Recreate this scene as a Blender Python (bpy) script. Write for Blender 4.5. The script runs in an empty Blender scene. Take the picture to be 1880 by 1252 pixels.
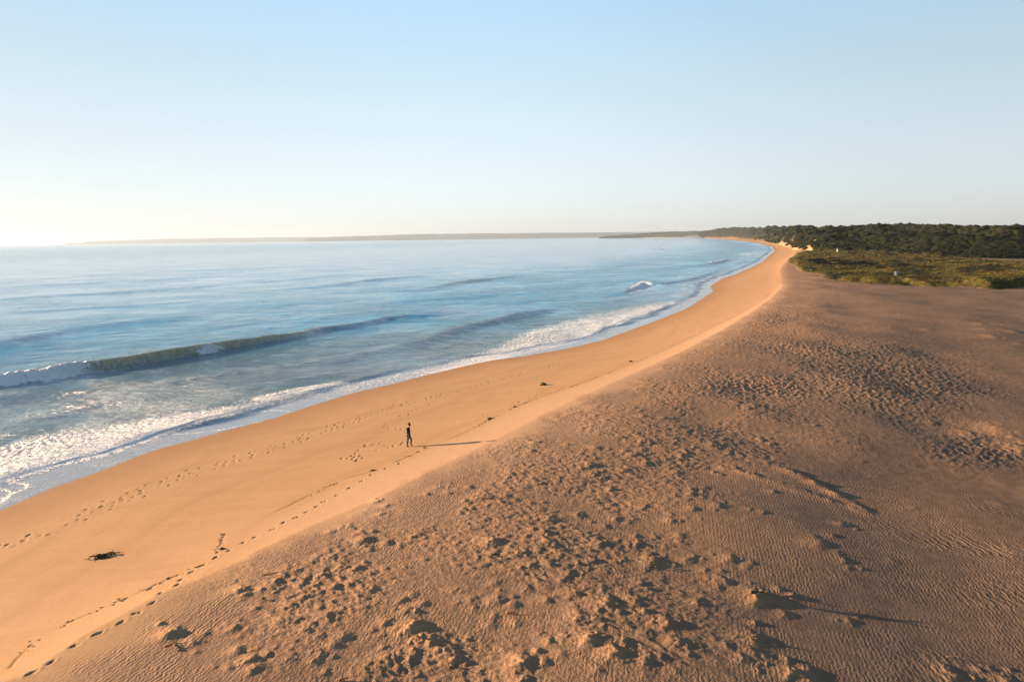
import bpy, bmesh, math, random
import numpy as np
from mathutils import Vector, Matrix

# ------------------------------------------------------------------ camera
scene = bpy.context.scene
HC = 16.3
FPX = 1253.0                      # focal length in pixels of the 1880 px wide photograph (24 mm on 36 mm)
PITCH = math.atan(188.8 / FPX)
ROLL = math.atan(0.01359)
fw = np.array([0, math.cos(PITCH), -math.sin(PITCH)])
r0 = np.array([1.0, 0, 0]); u0 = np.cross(r0, fw)
cR = r0 * math.cos(ROLL) - u0 * math.sin(ROLL)
cU = r0 * math.sin(ROLL) + u0 * math.cos(ROLL)
cam_d = bpy.data.cameras.new('camera'); cam = bpy.data.objects.new('camera', cam_d)
scene.collection.objects.link(cam); scene.camera = cam
cam_d.sensor_width = 36; cam_d.lens = 24.0; cam_d.clip_start = 0.5; cam_d.clip_end = 150000
cam.matrix_world = Matrix(((cR[0], cU[0], -fw[0], 0), (cR[1], cU[1], -fw[1], 0), (cR[2], cU[2], -fw[2], HC), (0, 0, 0, 1)))

# ------------------------------------------------------------------ light
SUN_EL = math.radians(9.5)
SHADOW_DIR = math.radians(-10)    # direction in which shadows fall, measured from +X
sun_vec = Vector((-math.cos(SHADOW_DIR) * math.cos(SUN_EL), -math.sin(SHADOW_DIR) * math.cos(SUN_EL), math.sin(SUN_EL)))
world = bpy.data.worlds.new('World'); scene.world = world; world.use_nodes = True
wn = world.node_tree; wn.nodes.clear()
sky = wn.nodes.new('ShaderNodeTexSky'); sky.sky_type = 'NISHITA'; sky.sun_disc = False
sky.sun_elevation = SUN_EL; sky.sun_rotation = math.atan2(sun_vec.x, sun_vec.y)
sky.air_density = 1.0; sky.dust_density = 0.6; sky.ozone_density = 1.5; sky.altitude = 0
bg = wn.nodes.new('ShaderNodeBackground'); bg.inputs['Strength'].default_value = 0.05
wo = wn.nodes.new('ShaderNodeOutputWorld')
# the thin bright haze of a clear morning: softens the sky's contrast, whitens it towards the horizon
gm = wn.nodes.new('ShaderNodeGamma'); gm.inputs[1].default_value = 0.35
tc = wn.nodes.new('ShaderNodeTexCoord'); sx = wn.nodes.new('ShaderNodeSeparateXYZ'); wn.links.new(tc.outputs['Generated'], sx.inputs[0])
mr = wn.nodes.new('ShaderNodeMapRange'); mr.inputs['From Max'].default_value = 0.4; wn.links.new(sx.outputs[2], mr.inputs[0])
cr = wn.nodes.new('ShaderNodeValToRGB'); el = cr.color_ramp.elements
_k = [(.403, .30, -2.95), (.495, .05, -.547), (.723, -1.759, 4.842)]
def _tint(z): return tuple(math.exp(a + b * z + c * z * z) / 2.1 for a, b, c in _k) + (1.0,)
el[0].position = 0; el[0].color = _tint(0); el[1].position = 1; el[1].color = _tint(.36)
for _z in (.04, .08, .12, .17, .22, .28): e_ = el.new(_z / .4); e_.color = _tint(_z)
wn.links.new(mr.outputs[0], cr.inputs[0])
xf = wn.nodes.new('ShaderNodeMapRange'); xf.interpolation_type = 'SMOOTHSTEP'
_ab = wn.nodes.new('ShaderNodeMath'); _ab.operation = 'ABSOLUTE'; wn.links.new(sx.outputs[0], _ab.inputs[0])
wn.links.new(_ab.outputs[0], xf.inputs[0]); xf.inputs['From Min'].default_value = 0; xf.inputs['From Max'].default_value = 0.75
xf.inputs['To Min'].default_value = 2.1; xf.inputs['To Max'].default_value = 1.62
m1 = wn.nodes.new('ShaderNodeVectorMath'); m1.operation = 'MULTIPLY'; m2 = wn.nodes.new('ShaderNodeVectorMath'); m2.operation = 'SCALE'
wn.links.new(sky.outputs[0], gm.inputs[0]); wn.links.new(gm.outputs[0], m1.inputs[0]); wn.links.new(cr.outputs[0], m1.inputs[1])
wn.links.new(m1.outputs[0], m2.inputs[0]); wn.links.new(xf.outputs[0], m2.inputs['Scale'])
wn.links.new(m2.outputs[0], bg.inputs[0]); wn.links.new(bg.outputs[0], wo.inputs[0])
sd = bpy.data.lights.new('sun', 'SUN'); so = bpy.data.objects.new('sun', sd); scene.collection.objects.link(so)
sd.energy = 5.0; sd.angle = math.radians(0.5); sd.color = (1.0, 0.70, 0.45)
so.rotation_euler = sun_vec.to_track_quat('Z', 'Y').to_euler(); so.location = (-60, 30, 60)
scene.view_settings.view_transform = 'Standard'; scene.view_settings.look = 'None'
scene.view_settings.gamma = 1; scene.view_settings.use_curve_mapping = False
scene.view_settings.exposure = 2.9
scene.render.engine = 'CYCLES'
scene.cycles.max_bounces = 6; scene.cycles.diffuse_bounces = 2; scene.cycles.glossy_bounces = 3
scene.cycles.volume_bounces = 0
scene.cycles.use_denoising = True

rng = np.random.default_rng(7); random.seed(7)
C = scene.collection

# ------------------------------------------------------------------ helpers
def G(px, py, z=0.0):
    """point at height z seen at pixel (px,py) of the photograph"""
    d = fw * FPX + cR * (px - 940) + cU * (626 - py)
    t = (z - HC) / d[2]
    return np.array([d[0] * t, d[1] * t, z])

def toPx(x, y, z):
    vx, vy, vz = x, y, z - HC
    dz = vx * fw[0] + vy * fw[1] + vz * fw[2]
    dz = np.where(dz > 0.5, dz, 0.5)
    return 940 + FPX * (vx * cR[0] + vy * cR[1] + vz * cR[2]) / dz, 626 - FPX * (vx * cU[0] + vy * cU[1] + vz * cU[2]) / dz

_perm = rng.permutation(256).astype(np.int64)
_ang = rng.random(256) * 2 * np.pi
_gx, _gy = np.cos(_ang), np.sin(_ang)
def pn(x, y, seed=0):
    """2-D gradient noise, about -0.7..0.7"""
    x = np.asarray(x, float) + seed * 17.31; y = np.asarray(y, float) - seed * 9.77
    xi = np.floor(x).astype(np.int64); yi = np.floor(y).astype(np.int64)
    fx = x - xi; fy = y - yi
    def g(ix, iy, dx, dy):
        h = _perm[(_perm[(ix + seed * 13) & 255] + iy) & 255]
        return _gx[h] * dx + _gy[h] * dy
    u = fx * fx * fx * (fx * (fx * 6 - 15) + 10); v = fy * fy * fy * (fy * (fy * 6 - 15) + 10)
    a = g(xi, yi, fx, fy); b = g(xi + 1, yi, fx - 1, fy)
    c = g(xi, yi + 1, fx, fy - 1); d = g(xi + 1, yi + 1, fx - 1, fy - 1)
    return (a + u * (b - a)) * (1 - v) + (c + u * (d - c)) * v
def fbm(x, y, o, seed=0, lac=2.03, gain=0.5):
    s = 0; a = 1.0
    for i in range(o):
        s = s + a * pn(x, y, seed + i); x = x * lac; y = y * lac; a *= gain
    return s
def sm(a, b, x):
    t = np.clip((x - a) / (b - a), 0, 1); return t * t * (3 - 2 * t)

def seg_dist(x, y, pts, chunk=None):
    """signed distance to a polyline (positive on its right hand side), and the arc parameter 0..n-1"""
    best = np.full(x.shape, 1e12); sgn = np.ones(x.shape); tp = np.zeros(x.shape)
    for i in range(len(pts) - 1):
        ax, ay = pts[i][0], pts[i][1]; bx, by = pts[i + 1][0], pts[i + 1][1]
        dx, dy = bx - ax, by - ay; L2 = dx * dx + dy * dy
        t = np.clip(((x - ax) * dx + (y - ay) * dy) / L2, 0, 1)
        qx = x - (ax + t * dx); qy = y - (ay + t * dy)
        d2 = qx * qx + qy * qy
        m = d2 < best - 1e-9
        best = np.where(m, d2, best)
        sgn = np.where(m, np.sign(qx * dy - qy * dx), sgn)
        tp = np.where(m, i + t, tp)
    return np.sqrt(best) * sgn, tp

def smooth_line(P, n=3):
    P = np.array(P, float)
    for _ in range(n):
        Q = [P[0]]
        for i in range(len(P) - 1):
            Q.append(0.75 * P[i] + 0.25 * P[i + 1]); Q.append(0.25 * P[i] + 0.75 * P[i + 1])
        Q.append(P[-1]); P = np.array(Q)
    return P

def grid_mesh(name, X, Y, Z, keep, attrs):
    nr, nc = X.shape
    idx = np.arange(nr * nc).reshape(nr, nc)
    q = np.stack([idx[:-1, :-1], idx[:-1, 1:], idx[1:, 1:], idx[1:, :-1]], -1).reshape(-1, 4)
    k = keep.reshape(-1)[q].any(1); q = q[k]
    used = np.zeros(nr * nc, bool); used[q.reshape(-1)] = True
    remap = np.cumsum(used) - 1; q = remap[q]
    co = np.stack([X.reshape(-1)[used], Y.reshape(-1)[used], Z.reshape(-1)[used]], -1).astype(np.float32)
    me = bpy.data.meshes.new(name)
    me.vertices.add(len(co)); me.vertices.foreach_set('co', co.reshape(-1))
    me.loops.add(len(q) * 4); me.loops.foreach_set('vertex_index', q.reshape(-1).astype(np.int32))
    me.polygons.add(len(q)); me.polygons.foreach_set('loop_start', np.arange(0, len(q) * 4, 4, dtype=np.int32))
    me.polygons.foreach_set('use_smooth', np.ones(len(q), bool))
    me.update(calc_edges=True)
    for an, av in attrs.items():
        at = me.attributes.new(an, 'FLOAT', 'POINT'); at.data.foreach_set('value', av.reshape(-1)[used].astype(np.float32))
    o = bpy.data.objects.new(name, me); C.objects.link(o)
    return o

class NT:
    """small node-tree writer"""
    def __init__(s, name):
        s.m = bpy.data.materials.new(name); s.m.use_nodes = True
        s.t = s.m.node_tree; s.t.nodes.clear()
        s.out = s.t.nodes.new('ShaderNodeOutputMaterial')
    def n(s, typ, **kw):
        nd = s.t.nodes.new(typ)
        for k, v in kw.items():
            if k.startswith('_'): setattr(nd, k[1:], v)
        return nd
    def put(s, nd, key, v):
        i = nd.inputs[key]
        if isinstance(v, bpy.types.NodeSocket): s.t.links.new(v, i)
        else: i.default_value = v
    def math(s, op, a, b=None, c=None, clamp=False):
        nd = s.n('ShaderNodeMath', _operation=op, _use_clamp=clamp)
        s.put(nd, 0, a)
        if b is not None: s.put(nd, 1, b)
        if c is not None: s.put(nd, 2, c)
        return nd.outputs[0]
    def mix(s, f, a, b, blend='MIX'):
        nd = s.n('ShaderNodeMix', _data_type='RGBA', _blend_type=blend)
        s.put(nd, 0, f); s.put(nd, 6, a); s.put(nd, 7, b)
        return nd.outputs[2]
    def attr(s, name):
        nd = s.n('ShaderNodeAttribute', _attribute_name=name); return nd.outputs['Fac']
    def pos(s):
        return s.n('ShaderNodeNewGeometry').outputs['Position']
    def noise(s, vec, scale, detail=2.0, rough=0.5, dist=0.0):
        nd = s.n('ShaderNodeTexNoise'); s.put(nd, 'Vector', vec); s.put(nd, 'Scale', scale)
        s.put(nd, 'Detail', detail); s.put(nd, 'Roughness', rough); s.put(nd, 'Distortion', dist)
        return nd.outputs['Fac']
    def mapv(s, vec, scale=(1, 1, 1), rot=(0, 0, 0)):
        nd = s.n('ShaderNodeMapping'); s.put(nd, 'Vector', vec); s.put(nd, 'Scale', scale); s.put(nd, 'Rotation', rot)
        return nd.outputs[0]
    def ramp(s, f, a, b, lo=0.0, hi=1.0, smooth=True):
        nd = s.n('ShaderNodeMapRange', _interpolation_type='SMOOTHSTEP' if smooth else 'LINEAR')
        s.put(nd, 'Value', f); s.put(nd, 'From Min', a); s.put(nd, 'From Max', b); s.put(nd, 'To Min', lo); s.put(nd, 'To Max', hi)
        return nd.outputs[0]
    def bump(s, h, dist=1.0, strength=1.0, normal=None):
        nd = s.n('ShaderNodeBump'); s.put(nd, 'Height', h); s.put(nd, 'Distance', dist); s.put(nd, 'Strength', strength)
        if normal is not None: s.put(nd, 'Normal', normal)
        return nd.outputs[0]
    def bsdf(s, color, rough=0.9, spec=0.3, normal=None, **kw):
        nd = s.n('ShaderNodeBsdfPrincipled'); s.put(nd, 'Base Color', color); s.put(nd, 'Roughness', rough)
        s.put(nd, 'Specular IOR Level', spec)
        if normal is not None: s.put(nd, 'Normal', normal)
        for k, v in kw.items(): s.put(nd, k, v)
        s.t.links.new(nd.outputs[0], s.out.inputs['Surface'])
        return nd
def rgb(r, g, b): return (r, g, b, 1.0)

# ------------------------------------------------------------------ outlines read from the photograph, put on the ground
coast_px = [(0, 935), (100, 893), (190, 862), (300, 821), (400, 794), (500, 768), (570, 745), (650, 721), (750, 697), (850, 672),
            (900, 662), (953, 655), (1033, 641), (1105, 625), (1166, 603), (1219, 583), (1259, 567), (1280, 554), (1294, 545), (1308, 536),
            (1304, 525), (1325, 512), (1352, 503), (1379, 491), (1400, 480.5), (1414, 468), (1423, 460.5), (1416, 452), (1393, 446.5),
            (1346, 441.5), (1300, 438), (1240, 436), (1180, 435.6)]
coast = [G(a, b)[:2] for a, b in coast_px]
d0 = coast[0] - coast[1]
coast = [coast[0] + d0 * 12, coast[0] + d0 * 3] + coast
coast = np.array(coast)
far_land_start = coast[-1]
berm_px = [(0, 1252), (60, 1228), (150, 1165), (300, 1085), (400, 1048), (470, 1010), (560, 968), (680, 918), (780, 868), (880, 820), (940, 790),
           (1000, 758), (1100, 712), (1200, 668), (1260, 640), (1320, 608), (1380, 572), (1418, 545), (1436, 525), (1434, 508), (1432, 495),
           (1440, 482), (1455, 470), (1462, 462), (1452, 452), (1425, 446), (1390, 441.5), (1350, 438.3), (1300, 435.8)]
berm = [G(a, b, 2.2)[:2] for a, b in berm_px]
b0 = berm[0] - berm[3]
berm = np.array([berm[0] + b0 * 8, berm[0] + b0 * 2] + berm)

# swell and breaker crests: (photo polyline of (x, y, amplitude m), front width m, back width m)
waves = [
    ([(-60, 712, .85), (0, 704, .95), (45, 696, 1.0), (94, 692, 1.1), (152, 680.5, 1.15), (228, 670.5, 1.2), (304, 658.5, 1.25), (360, 648, 1.2), (400, 640, 1.1),
      (450, 632, .95), (500, 623.5, .85), (553, 616, .7), (588, 606, .6), (660, 596, .5), (702, 586, .4), (739, 580, .28), (819, 577, .12)], .85, 4.0),
    ([(-60, 640, .5), (0, 632, .55), (60, 618, .5), (121, 606, .46), (243, 589, .34), (395, 577, .08)], 2.6, 6),
    ([(440, 539, .05), (500, 533, .2), (580, 528, .4), (633, 521, .55), (686, 514.6, .6), (739, 508.7, .4), (792, 506, .1)], 2.2, 5),
    ([(440, 520, .1), (500, 516.5, .25), (580, 509, .3), (660, 501, .1)], 3, 6),
    ([(686, 541, .05), (766, 532, .25), (814, 524, .55), (846, 518.6, .7), (880, 514, .65), (930, 509, .4), (975, 505, .1)], 2.0, 5),
    ([(520, 672, .05), (580, 662, .15), (670, 648, .25), (766, 626, .32), (806, 614, .42), (846, 602, .5), (886, 593, .45), (939, 581, .35), (1000, 568, .2), (1040, 562, .05)], 1.8, 4),
    ([(1125, 541, .1), (1160, 531, .55), (1180, 520, .75), (1200, 523, .6), (1240, 518, .4), (1272, 511.5, .4), (1299, 503, .3), (1330, 492, .1)], 1.6, 4),
    ([(1280, 489, .2), (1304, 484, .8), (1323, 480, .7), (1345, 473, .3)], 3, 6),
    ([(1086, 497, .1), (1130, 490, .4), (1166, 482, .1)], 4, 8),
    ([(885, 595, .1), (953, 577, .35), (1020, 565, .1)], 1.8, 4),
    ([(1100, 556, .1), (1150, 548, .3), (1210, 537, .1)], 2.0, 5),
    ([(150, 728, .05), (240, 712, .22), (340, 697, .25), (450, 677, .12), (520, 668, .05)], 1.4, 3),
    ([(60, 760, .05), (160, 742, .16), (300, 722, .18), (420, 703, .1)], 1.2, 3),
    ([(380, 722, .05), (470, 706, .15), (620, 684, .18), (760, 655, .1)], 1.2, 3),
    ([(-60, 552, .10), (60, 546, .2), (200, 538, .22), (330, 529, .2), (450, 520, .1)], 2.5, 6),
    ([(-60, 530, .10), (100, 522, .2), (300, 513, .2), (420, 507, .1)], 3, 7),
    ([(-60, 580, .10), (60, 572, .16), (260, 560, .18), (420, 548, .1)], 2.2, 5),
    ([(150, 505, .10), (300, 499, .2), (500, 492, .2), (620, 487, .1)], 4, 8),
    ([(640, 560, .05), (760, 551, .2), (900, 541, .22), (1000, 535, .1)], 1.8, 4),
    ([(1198, 459.5, .3), (1206, 458, 1.2), (1226, 458.5, .8)], 6, 10),
    ([(1212, 451, .3), (1220, 450, 1.3), (1240, 450, .8)], 8, 12),
    ([(1262, 459, .2), (1272, 457.5, .7), (1288, 458.5, .3)], 5, 8),
]
# shore-break fronts: photo polyline of the leading edge and how far (m) foam reaches back
shore = [
    [(-80, 900, .22), (0, 880, .24), (61, 862, .26), (121, 845, .26), (182, 832, .26), (243, 812, .26), (304, 789, .26), (364, 770, .22), (410, 760, .20), (453, 748, .16), (510, 736, .12), (560, 727, .10), (600, 719, .03)],
    [(455, 738, .06), (506, 725, .18), (549, 715, .20), (613, 705, .12), (640, 700, .03)],
    [(620, 719, .03), (650, 712, .08), (697, 702, .10), (739, 694, .14), (793, 682, .16), (846, 672, .18), (900, 661, .20), (966, 644, .24), (1033, 631, .26), (1086, 615, .26), (1126, 596, .24), (1153, 582, .22), (1193, 571, .2), (1232, 557.5, .12), (1250, 553, .02)],
]

def radial(n0, *spans):
    out = [np.array([n0])]
    for a, b, n, p in spans:           # from a to b with n rings, spacing growing as r^p
        if p == 1: r = np.exp(np.linspace(math.log(a), math.log(b), n + 1))
        else: r = (np.linspace(a ** (1 - p), b ** (1 - p), n + 1)) ** (1 / (1 - p))
        out.append(r[1:])
    return np.concatenate(out)
def columns(n, half):
    f = np.linspace(-half, half, n)
    left = np.linspace(-180, -half, 40)[:-1]; right = np.linspace(half, 180, 40)[1:]
    return np.radians(np.concatenate([left, f, right]))

# ------------------------------------------------------------------ the ground
D2R = math.radians
def hill_fields(x, y):
    r = np.hypot(x, y); az = np.arctan2(x, y)
    return r, az
def az_of(px, z=0):            # azimuth of a far point in picture column px (near the horizon)
    d = fw * FPX + cR * (px - 940) + cU * (626 - 440); return math.atan2(d[0], d[1])
# hill crest: picture column, picture row of the crest, distance of foot, distance of crest
hill_tab = [(1240, 425.5, 5200, 6200), (1276, 424.6, 4300, 5200), (1300, 424, 3900, 4700), (1318, 421, 3400, 4200), (1346, 419.5, 2900, 3500), (1380, 420, 2250, 2900), (1417, 421, 1350, 2200),
            (1440, 420.4, 930, 1700), (1467, 418.7, 620, 1300), (1500, 417, 540, 1000), (1531, 415.6, 520, 900), (1608, 411.6, 495, 830), (1686, 412, 470, 800),
            (1732, 409.4, 455, 780), (1794, 411.6, 440, 760), (1880, 410, 430, 740), (2100, 404, 400, 700), (2600, 392, 380, 680)]
ht_az = np.array([az_of(t[0]) for t in hill_tab])
def hill_height_at(px, py, D):
    d = fw * FPX + cR * (px - 940) + cU * (626 - py)
    return HC + D * d[2] / math.hypot(d[0], d[1])
ht_h = np.array([hill_height_at(*t[:2], t[3]) for t in hill_tab])
ht_f = np.array([t[2] for t in hill_tab], float); ht_c = np.array([t[3] for t in hill_tab], float)

def ground_height(x, y, detail=True):
    """returns height and masks"""
    ds, _ = seg_dist(x, y, coast)          # + inland
    db, _ = seg_dist(x, y, berm)           # + inland of the berm
    r, az = hill_fields(x, y)
    wob = 0.35 * pn(x / 9, y / 9, 3) + 0.18 * pn(x / 3.1, y / 3.1, 4)
    dsw = ds + wob
    dseaw = np.maximum(-db, 0); dss = np.maximum(dsw, 0)
    u = np.clip(dss / (dss + dseaw + 1e-6), 0, 1)
    inl = np.maximum(db, 0)                # metres inland of the berm
    zb = 2.15
    prof = zb * (0.80 * u + 0.20 * u ** 5)
    z = np.where(dsw < 0, 0.045 * np.maximum(dsw, -40), prof)
    berm_m = sm(0.9, 1.0, u)
    # the berm's top rolls over and the plain behind dips gently
    rough = sm(-.8, 3.2, db + 2.4 * pn(x / 5, y / 5, 8) + 1.5 * pn(x / 1.3, y / 1.3, 9)) * (r < 6000)
    fade = 1 / (1 + (r / 260) ** 2)
    z = z + np.where(inl > 0, 0.10 * (1 - np.exp(-inl / 1.2)) - 0.55 * sm(2, 30, inl) - 0.35 * sm(20, 80, inl), 0)
    z = z - .036 * np.clip(inl - 4, 0, 40) * sm(0, 25, x) * sm(150, 60, y)
    z = z + rough * 0.46 * fbm(x / 15, y / 15, 2, 20) * sm(2, 14, inl)
    masks = {}
    px, py = toPx(x, y, 1.7)
    # rough lumpy zones, smooth rippled zones
    clump = sm(-.12, .22, fbm(x / 7.0, y / 7.0, 2, 30) + 0.10)
    left_flat = sm(560, 380, px) * sm(1080, 1150, py)
    right_flat = sm(1230, 1500, px) * sm(820, 900, py)
    clump = clump * (1 - .9 * left_flat) * (1 - .92 * right_flat)
    edge = np.exp(-((inl - 9) / 14) ** 2)
    lumps = 0.5 * clump + 0.25
    lumps = lumps * (1 - .72 * left_flat) * (1 - .78 * right_flat) * (0.55 + .65 * edge)
    pit = (np.exp(-(((px - 1640) / 170) ** 2 + ((py - 690) / 55) ** 2)) + .8 * np.exp(-(((px - 1380) / 110) ** 2 + ((py - 712) / 22) ** 2))
           + .7 * np.exp(-(((px - 1500) / 120) ** 2 + ((py - 640) / 16) ** 2)) + .8 * np.exp(-(((px - 1800) / 90) ** 2 + ((py - 800) / 30) ** 2))
           + .8 * np.exp(-(((px - 1420) / 45) ** 2 + ((py - 590) / 24) ** 2)))
    pit = np.clip(pit, 0, 1) * rough
    bigrip = sum(a * np.exp(-(((px - cx) / wx) ** 2 + ((py - cy - sl * (px - cx)) / wy) ** 2)) for cx, cy, wx, wy, a, sl in
                 ((1760, 968, 150, 20, 1, .14), (1790, 1215, 130, 45, .9, .2), (1820, 905, 60, 12, .8, .2), (1850, 1060, 90, 25, .7, .1), (1400, 700, 90, 20, .8, 0), (870, 1090, 60, 30, .5, .3), (250, 1190, 160, 50, .45, -.3), (1620, 1050, 200, 14, .4, .1)))
    masks['bigrip'] = np.clip(bigrip, 0, 1) * rough
    grass = np.zeros_like(x)
    if detail:
        near = r < 420
        xs, ys = x[near], y[near]
        # along-wind coordinate (wind and light run the same way here)
        ca, sa = math.cos(SHADOW_DIR - .12), math.sin(SHADOW_DIR - .12)
        w = xs * ca + ys * sa; v = -xs * sa + ys * ca
        wv = v + .25 * pn(xs / 2.2, ys / 2.2, 44)
        l1 = fbm(w / 1.5, wv / 0.8, 4, 50, gain=.55)
        l1 = np.where(l1 > 0, l1, l1 * .5)
        l2 = np.abs(pn(w / .75, wv / .6, 60)); l3 = pn(w / .36, wv / .24, 61)
        l4 = pn(w / .17, wv / .13, 62)
        h = .050 * l1 + .034 * (0.25 - l2) * 2 + .038 * l3 + .024 * l4
        h = h * lumps[near]
        # sharp ridged pits far right
        pr = 1 - np.abs(pn(w / .62 + .5 * l3, v / 1.1, 70) + .25 * pn(w / .3, v / .4, 71)) * 2.6
        h = h + pit[near] * .10 * np.clip(pr, 0, 1) ** 2
        # small ripples as geometry where the mesh can hold them
        z2 = z[near] + h * rough[near]
        z[near] = z2
    masks['rough'] = rough
    masks['inl'] = np.clip(inl, 0, 60)
    masks['u'] = u
    masks['pit'] = pit
    masks['lump'] = lumps * rough
    # grass plain
    gtop = np.interp(px, [1400, 1440, 1480, 1500, 1690, 1760, 1900, 2200], [400, 480, 466, 465, 468, 479, 484, 488])
    gbot = np.interp(px, [1400, 1440, 1454, 1473, 1516, 1578, 1639, 1732, 1880, 2200], [470, 481, 487, 499, 508, 517, 523, 527, 528, 530])
    jit = 13 * fbm(x / 22, y / 22, 3, 81)
    grass = sm(-2.5, 2, gbot - py + .8 * jit * (py > 490)) * sm(-1.5, 1.5, py - gtop + .3 * jit) * sm(1436, 1470, px + 10 * pn(x / 9, y / 9, 82)) * (y > 100) * sm(680, 600, r)
    masks['grass'] = grass
    g_un = 1.1 * fbm(x / 55, y / 38, 3, 90) + .5 * fbm(x / 13, y / 10, 3, 95)
    z = z + sm(.35, 1, grass) * (1.1 + 2.1 * g_un + 2.2 * np.exp(-(((px - 1560) / 70) ** 2 + ((py - 472) / 7) ** 2)))
    # bank at the western tip of the grass, facing the sea
    tipx, tipy = G(1492, 480, 3)[:2]
    # hills
    az = az + .012 * pn(x / 60, y / 60, 98) * sm(D2R(20), D2R(24), az)
    Fd = np.interp(az, ht_az, ht_f, left=9e4, right=ht_f[-1]); Cd = np.interp(az, ht_az, ht_c, left=1e5, right=ht_c[-1]); Hh = np.interp(az, ht_az, ht_h)
    Fd = Fd * (1 + .05 * pn(az * 18, az * 3, 99)) + 30 * pn(x / 80, y / 80, 101)
    t = (r - Fd) / np.maximum(Cd - Fd, 1)
    hill = np.where((az > ht_az[0]) & (az < D2R(75)), sm(0, .32, t) * .55 + .45 * sm(.2, 1.0, t), 0)
    hill = hill * sm(D2R(75), D2R(60), az) * sm(ht_az[0], ht_az[2], az)
    ridge = (1 - np.abs(fbm(x / 95, y / 120, 3, 110)) * 2)
    zh = hill * (Hh + 3.0 - 10.5 * np.clip(900 / Cd, 0, 1)) + hill * (1 - .8 * sm(.75, 1, t)) * (ridge - .55) * np.minimum(20, Hh * .6) + hill * 1.4 * fbm(x / 26, y / 26, 3, 120) * (1 - .5 * sm(.85, 1, t))
    z = z + np.where(hill > 0, zh, 0)
    # scarp and bare sand on the seaward face, a sand track higher up
    hx, hy = toPx(x, y, z)
    bn = 6 * pn(x / 14, y / 14, 131)
    bare = np.maximum.reduce([sm(9, 3, np.abs(hx - 1486) + bn) * sm(1, 3, hy - 448) , sm(22, 12, np.abs(hx - 1455) + bn) * sm(0, 3, hy - 442 - (hx - 1440) * .3) * sm(.1, .3, pn(x / 9, y / 16, 132) + .2),
                              sm(7, 3, np.hypot((hx - 1500), (hy - 441.5) * 2.4) + bn * .5), sm(6, 3, np.hypot((hx - 1513), (hy - 430) * 3) + bn * .5),
                              sm(1.6, .6, np.abs(hy - (461 - (hx - 1675) * .42))) * sm(1668, 1676, hx) * sm(1716, 1705, hx), sm(2, .8, np.abs(hy - 457.5)) * sm(1592, 1600, hx) * sm(1616, 1608, hx)])
    masks['bare'] = bare * (hill > 0.01)
    masks['hill'] = np.maximum(sm(.02, .10, hill + .03 * pn(x / 20, y / 20, 130)), (hill > 0) * (r > 1100) * sm(.0, .012, hill))
    masks['ds'] = np.clip(dsw, -50, 3000)
    return z, masks

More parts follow.
